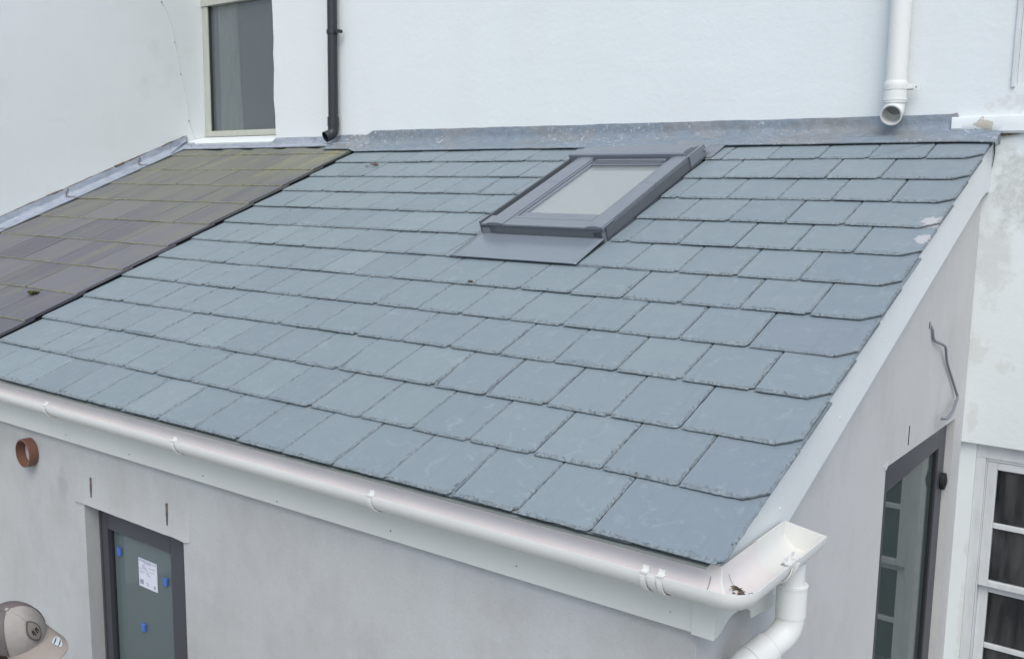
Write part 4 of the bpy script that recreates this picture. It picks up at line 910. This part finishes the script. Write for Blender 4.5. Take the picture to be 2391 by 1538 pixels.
# curtain
m = mat('patterned_curtain', (0.45, 0.43, 0.38), 0.9, 0.1); n = N(m)
wv = n.node('ShaderNodeTexWave', wave_type='BANDS', bands_direction='DIAGONAL'); wv.inputs['Scale'].default_value = 9; wv.inputs['Distortion'].default_value = 9; wv.inputs['Detail'].default_value = 2; wv.inputs['Detail Scale'].default_value = 1.2
n.link(n.pos((1.6, 1, 1)), wv.inputs['Vector']); c = n.ramp(wv.outputs['Fac'], [(0.35, (0.84, 0.84, 0.78)), (0.5, (0.68, 0.60, 0.52)), (0.62, (0.85, 0.86, 0.80))]); n.base(c); M['curtain'] = m
q = MB(); rows = []
for i in range(41):
    x = x0 + 0.085 + 0.34 * i / 40
    colv = []
    for j in range(9):
        z = 1.20 + 1.9 * j / 8; squeeze = 1 - 0.30 * (j / 8) ** 1.0
        xx = x0 + 0.085 + (x - x0 - 0.085) * squeeze; colv.append(Vector((xx, UW_Y + 0.10 + 0.018 * math.sin(i * 0.75 + 0.3 * j) + 0.006 * nz(i * .3, j * .4), z)))
    rows.append(colv)
strip(q, rows); q.top = (x0 + .2, UW_Y + .1, 1.2); o = tag(q.build('curtain', 'curtain'), 'pale leaf-patterned curtain hanging behind the upper left window', 'curtain'); so = o.modifiers.new('s', 'SOLIDIFY'); so.thickness = 0.0015
# white sash window lower right
q = MB(); fy = 3.012
X0, X1, Z1, Z0 = 0.0195, 1.20, -0.2985, -1.75
q.box(X0, X1, fy, fy + .05, -0.375, Z1 - .0005); q.box(X0, 0.066, fy, fy + .05, Z0, -0.3755); q.box(1.15, X1, fy, fy + .05, Z0, -0.3755)
q.box(0.0665, 1.1495, fy + .006, fy + .06, -0.388, -0.3755); q.box(0.0665, 0.072, fy + .006, fy + .06, Z0, -0.3885)
SWN = tag(q.build('window', 'sash', HS, bevel=0.003), 'old white-painted sash window with small grimy panes')
xs = [0.0725, 0.118, 0.425, 0.452, 0.76, 0.787, 1.10, 1.148]
def sash(zt_, zb, y, nm):
    q = MB(); top_, bot, mun = 0.040, 0.032, 0.026
    q.box(xs[0], xs[1], y, y + .035, zb, zt_); q.box(xs[6], xs[7], y, y + .035, zb, zt_); q.box(xs[1] + .0003, xs[6] - .0003, y, y + .035, zt_ - top_, zt_ - .0003); q.box(xs[1] + .0003, xs[6] - .0003, y - .002, y + .035, zb + .0003, zb + bot)
    zm = (zt_ - top_ + zb + bot) / 2; q.box(xs[1] + .0003, xs[6] - .0003, y + .004, y + .03, zm - mun / 2, zm + mun / 2)
    for i in (2, 4): q.box(xs[i], xs[i + 1], y + .006, y + .028, zm + mun / 2 + .0005, zt_ - top_ - .0005); q.box(xs[i], xs[i + 1], y + .006, y + .028, zb + bot + .0005, zm - mun / 2 - .0005)
    s_ = q.build(nm, 'sash', SWN, bevel=0.003)
    g = MB(); g.quad((xs[1], y + .018, zb + bot), (xs[6], y + .018, zb + bot), (xs[6], y + .018, zt_ - top_), (xs[1], y + .018, zt_ - top_)); g.build('glass', 'glass_sash', SWN)
sash(-0.389, -1.040, fy + .012, 'sash'); sash(-1.0405, -1.69, fy + .049, 'sash')
q = MB(); q.box(-0.02, 1.24, fy - .07, fy + .05, -1.79, -1.752); q.build('window_sill', 'sash', SWN)
q = MB(); q.box(-0.3, 1.5, 3.41, 5.5, GROUND, 0.5); q.box(-0.3, 1.5, 5.49, 5.5, GROUND, .5)
o = q.build('room', 'room_dark', HS)
# upper right window edge
q = MB(); y = DW + .03
q.box(0.0585, 0.115, y, y + .06, 1.4405, 3.199); q.box(1.19, 1.2495, y, y + .06, 1.4405, 3.199); q.box(0.1155, 1.1895, y, y + .06, 3.14, 3.199); q.box(0.1155, 1.1895, y, y + .06, 1.4405, 1.50)
q.box(0.040, 0.058, DW - .012, DW + .0, 1.43, 3.2)
UR = tag(q.build('window', 'sash', HS, bevel=0.003), 'upper right window of which only the grimy white frame edge shows')
q = MB(); q.quad((0.115, y + .03, 1.5), (1.19, y + .03, 1.5), (1.19, y + .03, 3.14), (0.115, y + .03, 3.14)); q.build('glass', 'glass_sash', UR)
q = MB(); q.box(0.03, 1.28, 3.405, 5, 1.2, 3.3); q.build('room', 'room_dark', UR)
# roof of main house so that it is a building from other sides
q = MB(); q.box(XL - .3, 3.4, DW - .25, 8.0, TOP, TOP + .15); q.box(XL - .3, 3.2, 7.8, 8.0, GROUND, TOP); q.build('eaves', 'sash', HS)

# ------------------------------------------------------------------ wing wall (faces +X)
WG = thing('side_wing', (XL - 0.3, 1.0, GROUND), 'white rendered wing wall closing the left side of the old roof', 'wing')
b = MB(); nn = 1
b.box(XL - .3, XL, -3.2, 3.165, GROUND, TOP)
tag(b.build('wall', 'wall_wing', WG), 'white roughly plastered wall')
q = MB(); q.box(XL - .299, XL - .001, 3.166, 3.40, GROUND, TOP); q.build('wall_end', 'reveal', WG)
cabl('telephone_cable', [(XL + .004, 1.2, 2.60), (XL + .004, 2.0, 2.545), (XL + .004, 2.458, 2.520), (XL + .004, 2.64, 2.508), (XL + .004, 2.715, 2.492), (XL + .004, 2.769, 2.448), (XL + .004, 2.844, 2.303), (XL + .004, 2.8785, 2.143), (XL + .004, 2.913, 1.978), (XL + .004, 2.948, 1.803), (XL + .004, 2.985, 1.626), (XL + .005, 3.01, 1.461), (XL + .006, 3.03, 1.393), (XL + .010, 3.045, 1.335)], 0.0023, 'cable_white',
     'thin painted-over telephone cable clipped down the white wing wall by the window', 'cable')
for (y, z, wh_) in ((2.775, 2.43, 'the topmost one'), (2.885, 2.12, 'second from the top'), (2.935, 1.86, 'third, halfway down the window'), (3.0, 1.47, 'the lowest, near the sill')):
    q = MB(); q.box(XL + .001, XL + .008, y - .004, y + .004, z - .004, z + .004); q.top = (XL, y, z); tag(q.build('cable_clip', 'cable'), 'tiny cable clip on the white wing wall, ' + wh_, 'cable clip', 'clips along the thin telephone cable')

# ------------------------------------------------------------------ rear downpipes
def mouth(q, e0, dv, ro, ri, lip, depth):
    u = dv.cross(Vector((0, 0, 1))).normalized(); v = dv.cross(u)
    rg = lambda c_, r: [c_ + (u * math.cos(2 * math.pi * j / 32) + v * math.sin(2 * math.pi * j / 32)) * r for j in range(32)]
    bridge(q, rg(e0, ro), rg(e0 + dv * lip, ro)); bridge(q, rg(e0 + dv * lip, ro), rg(e0 + dv * lip, ri)); bridge(q, rg(e0 + dv * lip, ri), rg(e0 - dv * depth, ri)); q.add(rg(e0 - dv * depth, ri), [list(range(32))], mi=1)
yp = DW - 0.055
BP = thing('black_drainpipe', (-4.51, yp, 1.25), 'black plastic drainpipe ending in a shoe above the old roof', 'drainpipe')
xc = -4.515
q = MB(); q.tube([(xc + .015, yp, 6.3), (xc, yp, 1.42)], 0.036, 24); q.build('pipe', 'pipe_black', BP)
q = MB(); q.tube([(xc + .002, yp, 2.035), (xc + .002, yp, 2.065)], 0.042, 24); q.box(xc + .040, xc + .075, yp - .008, yp + .01, 2.04, 2.062); q.tube([(xc + .078, yp + .02, 2.05), (xc + .078, yp - .028, 2.05)], 0.0135, 14); q.build('bracket', 'pipe_black', BP)
q = MB(); q.tube([(xc, yp, 1.44), (xc, yp, 1.437), (xc, yp, 1.37)], [.039, .0425, .0425], 24)
P5 = bend((xc, yp, 1.40), (xc, yp, 1.318), (xc - .03, yp - .10, 1.270), 0.035)
q.tube([(xc, yp, 1.371)] + P5 + [(xc - .018, yp - .062, 1.289)], [.040] * (len(P5) + 2), 24, caps=False)
q.build('shoe', 'pipe_black', BP)
q = MB(); e0 = Vector((xc - .018, yp - .060, 1.290)); dv = Vector((-.03, -.10, -.048)).normalized()
mouth(q, e0, dv, .041, .0365, .004, .045); q.build('shoe_mouth', ['pipe_black', 'dark_void'], BP)
WP = thing('white_drainpipe', (-0.48, yp, 1.27), 'large white drainpipe ending in an open shoe above the new lead flashing', 'drainpipe')
xc = -0.468; yp2 = DW - .068; r_ = 0.051
q = MB(); q.tube([(xc - .004, yp2, 6.3), (xc, yp2, 1.47)], r_ - .001, 32); q.build('pipe', 'pipe_white', WP)
q = MB(); q.tube([(xc, yp2, 1.478), (xc, yp2, 1.474), (xc, yp2, 1.445)], [.0535, .0555, .0555], 32); q.tube([(xc, yp2, 1.437), (xc, yp2, 1.4445)], .0585, 32); q.tube([(xc, yp2, 1.392), (xc, yp2, 1.4365)], .0562, 32); q.tube([(xc, yp2, 1.3845), (xc, yp2, 1.3915)], .0585, 32); q.tube([(xc, yp2, 1.374), (xc, yp2, 1.384)], .0562, 32); q.build('socket', 'pipe_white', WP)
q = MB(); q.tube([(xc, yp2, 1.447), (xc, yp2, 1.463)], .0568, 32); q.box(xc + .054, xc + .108, yp2 + .012, yp2 + .022, 1.434, 1.462); q.box(xc + .055, xc + .085, yp2 - .004, yp2 + .012, 1.440, 1.456)
q.tube([(xc + .095, yp2 + .012, 1.449), (xc + .095, yp2 + .009, 1.449)], .004, 8, mi=1); q.build('bracket', ['pipe_white', 'seal'], WP)
q = MB(); P5 = bend((xc, yp2, 1.40), (xc, yp2, 1.335), (xc + .006, yp2 - .10, 1.292), 0.035)
q.tube([(xc, yp2, 1.3745)] + P5 + [(xc + .003, yp2 - .052, 1.3127)], .0505, 32, caps=False)
e0 = Vector((xc + .003, yp2 - .052, 1.3127)); dv = Vector((.006, -.10, -.043)).normalized()
mouth(q, e0, dv, .0525, .0455, .005, .085); q.build('shoe', ['pipe_white', 'seal'], WP)  # grey end disc: shade inside the pipe put into its colour

# ------------------------------------------------------------------ moss and crumbs
def clump(name, c0, size, seed, material, label, cat):
    q = MB(); rr3 = random.Random(seed)
    for i in range(9):
        bm = bmesh.new(); bmesh.ops.create_icosphere(bm, subdivisions=2, radius=1)
        o = c0 + Vector((rr3.uniform(-1, 1) * size[0], rr3.uniform(-1, 1) * size[1], rr3.uniform(0, .5) * size[2])); r = rr3.uniform(.35, .7)
        vs = [o + Vector((v.co.x * size[0] * r, v.co.y * size[1] * r, v.co.z * size[2] * r)) * (1 + .45 * nz(v.co.x * 2 + i, v.co.y * 2, v.co.z * 2)) for v in bm.verts]
        q.add(vs, [[v.index for v in f.verts] for f in bm.faces]); bm.free()
    q.top = tuple(c0); return tag(q.build(name, material), label, cat)
clump('moss_clump', RP(-3.745, 2.785, .010), (.020, .014, .012), 2, 'debris', 'small dark moss crumb on the upper left new slates', 'moss')
clump('moss_clump', RP(-3.80, 2.765, .006), (.010, .006, .004), 4, 'debris', 'tiny dark fleck beside the moss crumb on the new slates', 'moss')
clump('moss_clump', RP(-4.585, .695, HO + .008), (.030, .018, .012), 3, 'moss', 'dark moss lump on the lowest visible old brown slates', 'moss')
clump('moss_clump', RP(-1.795, 1.305, .012), (.010, .007, .006), 6, 'debris', 'tiny dark crumb on the slates below the skylight apron', 'moss')

# ------------------------------------------------------------------ person with cap
PC = Vector((-2.530, -0.510, 0)); CS = 1.12; FA = math.radians(14)       # head position, scale, facing
HZ = -0.707                                                              # brow / cap band height
PR = thing('person', (PC.x, PC.y, GROUND), 'person in a grey and brown baseball cap standing by the grey rendered wall', 'person')
RZ = Matrix.Rotation(FA, 3, 'Z')
HT = (math.radians(24), Vector((0.9, 0.6, 0)).normalized())
def PL(x, y, z):
    v = RZ @ Vector((x * CS, y * CS, 0))
    p = Vector((PC.x + v.x, PC.y + v.y, z)); k = min(1, max(0, (z - (HZ - 0.20)) / 0.12))      # head bowed and leaning a little
    if k > 0:
        piv = Vector((PC.x, PC.y, HZ - 0.14)); p = piv + Matrix.Rotation(k * HT[0], 3, HT[1]) @ (p - piv)
    return p
def skin_obj(name, verts, edges, radii, material, parent, root=0, sub=2):
    o0 = Vector(parent.location) if parent.type == 'EMPTY' else Vector(parent['_o'])
    me = bpy.data.meshes.new(name); me.from_pydata([tuple(Vector(v) - o0) for v in verts], edges, []); me.materials.append(M[material])
    o = bpy.data.objects.new(name, me); COL.objects.link(o); o.parent = parent; o['_o'] = list(o0)
    sk = o.modifiers.new('skin', 'SKIN'); sk.use_smooth_shade = True
    for i, r in enumerate(radii):
        rr4 = r if isinstance(r, tuple) else (r, r); me.skin_vertices[0].data[i].radius = rr4; me.skin_vertices[0].data[i].use_root = (i == root)
    su = o.modifiers.new('sub', 'SUBSURF'); su.levels = su.render_levels = sub; return o
M['skin'] = mat('skin', (0.45, 0.27, 0.20), 0.5); M['cloth'] = mat('dark_work_jacket', (0.05, 0.055, 0.065), 0.9, 0.2); M['trouser'] = mat('work_trousers', (0.07, 0.065, 0.06), 0.9, 0.2); M['boot'] = mat('boots', (0.05, 0.035, 0.025), 0.6); M['hair'] = mat('brown_hair', (0.03, 0.02, 0.015), 0.6)
TOPZ = HZ - GROUND      # cap band above the ground
def Hh(f): return GROUND + TOPZ * f
sh = Hh(.795); hipz = Hh(.52)
BX = -.065
V_ = [PL(BX, 0, hipz), PL(BX, 0, Hh(.66)), PL(BX - .01, 0, Hh(.785)), PL(BX + .005, 0, Hh(.865)), PL(-.025, 0, Hh(.90)), PL(.005, 0, Hh(.955)), PL(.005, 0, HZ + .03)]
E_ = [(0, 1), (1, 2), (2, 3), (3, 4), (4, 5), (5, 6)]
Rr = [.10, .095, .09, .062, .060, .088, .086]
for sg in (-1, 1):
    k = len(V_); V_ += [PL(BX, .09 * sg, hipz - .05), PL(-.04, .11 * sg, Hh(.28)), PL(BX, .115 * sg, Hh(.05)), PL(.08, .125 * sg, Hh(.022))]; E_ += [(0, k), (k, k + 1), (k + 1, k + 2), (k + 2, k + 3)]; Rr += [.085, .060, .040, .035]
    k = len(V_); V_ += [PL(BX - .01, .16 * sg, Hh(.815)), PL(BX - .02, .225 * sg, Hh(.655)), PL(BX + .06, .235 * sg, Hh(.52)), PL(BX + .08, .232 * sg, Hh(.485))]; E_ += [(2, k), (k, k + 1), (k + 1, k + 2), (k + 2, k + 3)]; Rr += [.045, .040, .032, (.042, .02)]
    for q_, (dx, L) in enumerate(((.032, .085), (.011, .095), (-.011, .09), (-.031, .072))):
        kk = len(V_); V_ += [PL(BX + .08 + dx, .232 * sg, Hh(.47)), PL(BX + .084 + dx, .229 * sg, Hh(.47) - L * .55), PL(BX + .082 + dx, .220 * sg, Hh(.47) - L)]; E_ += [(k + 3, kk), (kk, kk + 1), (kk + 1, kk + 2)]; Rr += [.010, .009, .008]
    kk = len(V_); V_ += [PL(BX + .122, .222 * sg, Hh(.478)), PL(BX + .134, .216 * sg, Hh(.478) - .045)]; E_ += [(k + 3, kk), (kk, kk + 1)]; Rr += [.011, .009]
body = skin_obj('body', V_, E_, Rr, 'skin', PR)
J = [PL(BX, 0, hipz - .04), PL(BX, 0, Hh(.60)), PL(BX, 0, Hh(.69)), PL(BX - .01, 0, Hh(.785)), PL(BX + .002, 0, Hh(.865))]; JE = [(0, 1), (1, 2), (2, 3), (3, 4)]; JR = [.170, .160, .160, .150, .092]
for sg in (-1, 1): k = len(J); J += [PL(BX - .01, .16 * sg, Hh(.81)), PL(BX - .02, .225 * sg, Hh(.655)), PL(BX + .055, .234 * sg, Hh(.525))]; JE += [(3, k), (k, k + 1), (k + 1, k + 2)]; JR += [.092, .074, .056]
skin_obj('jacket', J, JE, JR, 'cloth', PR)
J = [PL(BX, 0, hipz + .02)]; JE = []; JR = [.14]
for sg in (-1, 1): k = len(J); J += [PL(BX, .09 * sg, hipz - .07), PL(-.04, .11 * sg, Hh(.28)), PL(BX, .115 * sg, Hh(.035))]; JE += [(0, k), (k, k + 1), (k + 1, k + 2)]; JR += [.12, .09, .075]
skin_obj('trousers', J, JE, JR, 'trouser', PR)
for sg in (-1, 1): skin_obj('boot', [PL(BX - .03, .115 * sg, Hh(.06)), PL(BX - .01, .115 * sg, Hh(.028)), PL(BX + .08, .12 * sg, Hh(.026)), PL(BX + .16, .127 * sg, Hh(.024))], [(0, 1), (1, 2), (2, 3)], [.07, .066, .058, .046], 'boot', PR, sub=1)
# face bits
def blob(q, c0, r, **k):
    bm = bmesh.new(); bmesh.ops.create_icosphere(bm, subdivisions=2, radius=1); q.add([PL(c0[0] + v.co.x * r[0], c0[1] + v.co.y * r[1], c0[2] + v.co.z * r[2] * CS) for v in bm.verts], [[v.index for v in f.verts] for f in bm.faces], smooth=True, **k); bm.free()
hc = HZ - 0.02
q = MB(); blob(q, (.098, 0, hc - .055), (.018, .013, .022)); q.build('nose', 'skin', PR)
for sg in (-1, 1):
    q = MB(); blob(q, (.082, .032 * sg, hc - .025), (.010, .013, .008)); q.build('eye', 'hair', PR)
    q = MB(); blob(q, (.0, .088 * sg, hc - .05), (.016, .008, .028)); q.build('ear', 'skin', PR)
q = MB(); blob(q, (.082, 0, hc - .098), (.008, .024, .006)); q.build('mouth', 'clay', PR)
q = MB(); blob(q, (-.03, 0, hc - .02), (.085, .088, .07)); q.build('hair', 'hair', PR)
# cap
def fabric(name, col, dark):
    m = mat(name, col, 0.9, 0.15); n = N(m); P = n.pos()
    c = n.mix(n.ramp(n.noise(P, 16, 5), [(0.35, 0.0), (0.7, 0.7)]), col, dark); n.base(c); n.bump(n.noise(P, 420, 2), 0.25, 0.001, n.bump(n.noise(P, 22, 4), 0.5, 0.006)); return m
M['cap_front'] = fabric('cap_light_cloth', (0.35, 0.325, 0.295), (0.29, 0.262, 0.235)); M['cap_back'] = fabric('cap_brown_mesh', (0.16, 0.138, 0.132), (0.11, 0.095, 0.092)); M['brim'] = fabric('cap_brim_cloth', (0.31, 0.275, 0.245), (0.255, 0.222, 0.195))
CROWN_H = 0.118 * CS
def crown(az, el, add=0.0):
    # az 0 = front; el 0 band .. 1 top; height profile with a fuller front
    fr_ = max(0, math.cos(az)); rx = (.097 + .006 * math.sin(el * math.pi)) + add; ry = .085 + add
    a = el * math.pi / 2; rad = math.cos(a) ** (0.62 + .12 * (1 - fr_)); zz = math.sin(a) ** 1.05
    seam = 0.0
    for kseam in range(6):
        dd = abs((az - kseam * math.pi / 3 + math.pi) % (2 * math.pi) - math.pi); seam += math.exp(-(dd / .05) ** 2) * .0016 * min(1, rad * 2)
    dent = .005 * math.exp(-((az - .55) / .25) ** 2) * math.sin(el * math.pi) + .005 * math.exp(-((az + .45) / .22) ** 2) * math.sin(el * math.pi)
    r_ = rad * (1 - dent * 6)
    wob = 1 + .012 * nz(math.cos(az) * 2, math.sin(az) * 2, el * 3)
    return PL((rx - seam) * r_ * math.cos(az) * wob, (ry - seam) * r_ * math.sin(az) * wob, HZ + (CROWN_H + add * .6) * zz * wob)
q = MB(); NA, NE = 96, 22
for i in range(NA):
    a0, a1 = 2 * math.pi * i / NA, 2 * math.pi * (i + 1) / NA; mid = (a0 + a1) / 2; mid = (mid + math.pi) % (2 * math.pi) - math.pi
    for j in range(NE):
        e0_, e1_ = j / NE, (j + 1) / NE
        q.quad(crown(a0, e0_), crown(a1, e0_), crown(a1, e1_), crown(a0, e1_), smooth=True, mi=(0 if abs(mid) < math.pi / 3 * 1.0 + .05 else 1))
CAP = tag(q.build('cap', ['cap_front', 'cap_back'], PR), 'beige-fronted baseball cap with brown back panels'); 
for v_ in (1, -1):   # piping seams between front and back panels
    q = MB(); q.tube([crown(v_ * (math.pi / 3 + .05), e / 20, .0012) for e in range(0, 20)], .0016, 6); q.build('seam', 'cap_back', CAP)
q = MB(); q.tube([crown(0.0, e / 20, .0002) for e in range(0, 20)], .0011, 6); q.build('seam', 'brim', CAP)
q = MB(); tc = crown(0, 1.0); bm = bmesh.new(); bmesh.ops.create_icosphere(bm, subdivisions=3, radius=1); q.add([tc + Vector((v.co.x * .0085, v.co.y * .0085, v.co.z * .006 + .002)) for v in bm.verts], [[v.index for v in f.verts] for f in bm.faces], smooth=True); bm.free(); q.build('button', 'cap_front', CAP)
def brimp(u, v, dz=0.0):     # u -1..1 across, v 0 at crown .. 1 edge
    az = u * 1.18; bx_, by_ = .096 * math.cos(az), .084 * math.sin(az)
    ext = .094 * (math.cos(u * math.pi / 2) ** .55) * v
    x_ = bx_ + ext * 1.0; y_ = by_ * (1 + .10 * v * (1 - abs(u) ** 3))
    z_ = HZ + .006 - .020 * v * CS - .026 * (abs(u) ** 1.8) * (0.35 + v * .65) + dz
    return PL(x_, y_, z_)
q = MB(); NU, NV = 44, 10
for dz, fl_ in ((0, False), (-.003, True)):
    for i in range(NU):
        for j in range(NV):
            u0, u1, v0, v1 = -1 + 2 * i / NU, -1 + 2 * (i + 1) / NU, j / NV, (j + 1) / NV
            pp = [brimp(u0, v0, dz), brimp(u0, v1, dz), brimp(u1, v1, dz), brimp(u1, v0, dz)]
            q.quad(*(pp[::-1] if fl_ else pp), smooth=True)
for i in range(NU): u0, u1 = -1 + 2 * i / NU, -1 + 2 * (i + 1) / NU; q.quad(brimp(u0, 1, 0), brimp(u0, 1, -.003), brimp(u1, 1, -.003), brimp(u1, 1, 0))
BR = q.build('brim', 'brim', CAP)
# badge (rounded lozenge patch on the crown front), drawn in (azimuth, elevation)
def patch(name, fn, outline, mats, parent, off, nseg=48):
    q = MB(); N1 = 8; vs = []
    for k in range(N1 + 1):
        for (a, b_) in outline: vs.append(fn(a * k / N1, b_ * k / N1, off))
    n_ = len(outline); fs = [(k * n_ + i, k * n_ + (i + 1) % n_, (k + 1) * n_ + (i + 1) % n_, (k + 1) * n_ + i) for k in range(N1) for i in range(n_)]
    q.add(vs, fs, smooth=True); return q.build(name, mats, parent)
def rhomb(w_, h_, p=1.25, n_=40): return [(w_ * math.copysign(abs(math.cos(t)) ** p, math.cos(t)), h_ * math.copysign(abs(math.sin(t)) ** p, math.sin(t))) for t in [2 * math.pi * i / n_ for i in range(n_)]]
M['badge_dark'] = mat('badge_border', (0.085, 0.085, 0.08), 0.8); M['badge'] = mat('badge_cloth', (0.21, 0.185, 0.155), 0.8); M['silver'] = mat('silver_foil', (0.62, 0.68, 0.68), 0.35, 0.5, 0.3)
bf = lambda a, b_, off: crown(a / .1, .36 + b_ / .16, off)
patch('badge', bf, rhomb(.030, .040, 1.3), 'badge_dark', CAP, .0045)
patch('badge', bf, rhomb(.024, .033, 1.3), 'badge', CAP, .0062)
def glyph(poly, off=.0078):
    q = MB(); q.add([bf(a, b_, off) for a, b_ in [(p_[0] * .8, p_[1] * .85) for p_ in poly]], [list(range(len(poly)))]); q.build('emblem', 'rubber', CAP)
for sg in (1, -1):     # two mirrored angular strokes of the emblem
    glyph([(sg * a, b_) for a, b_ in ((.003, -.016), (.008, -.016), (.008, .006), (.003, .006))][::sg]); glyph([(sg * a, b_) for a, b_ in ((.0082, -.001), (.016, -.001), (.016, .006), (.0082, .006))][::sg])
    glyph([(sg * a, b_) for a, b_ in ((.011, -.012), (.016, -.012), (.016, -.0012), (.011, -.0012))][::sg])
def brs(a, b_, off):      # local patch on the brim: a across, b along
    return brimp(.30 + a, .55 + b_, off)
arch = [(.22 * (math.sin(t) if math.sin(t) > 0 else max(-.5, math.sin(t)) * 1.0), .20 * math.cos(t)) for t in [2 * math.pi * i / 40 for i in range(40)]]
patch('brim_sticker', lambda a, b_, off: brimp(.30 + a, .56 + b_, off), arch, 'silver', CAP, .0012)
for sg in (1, -1):
    bar_ = [(.02 + .14 * math.sin(t), sg * .095 + .022 * math.cos(t)) for t in [2 * math.pi * i / 20 for i in range(20)]]
    q = MB(); q.add([brimp(.30 + a, .56 + b_, .0022) for a, b_ in bar_], [list(range(20))]); q.build('print', 'rubber', CAP)
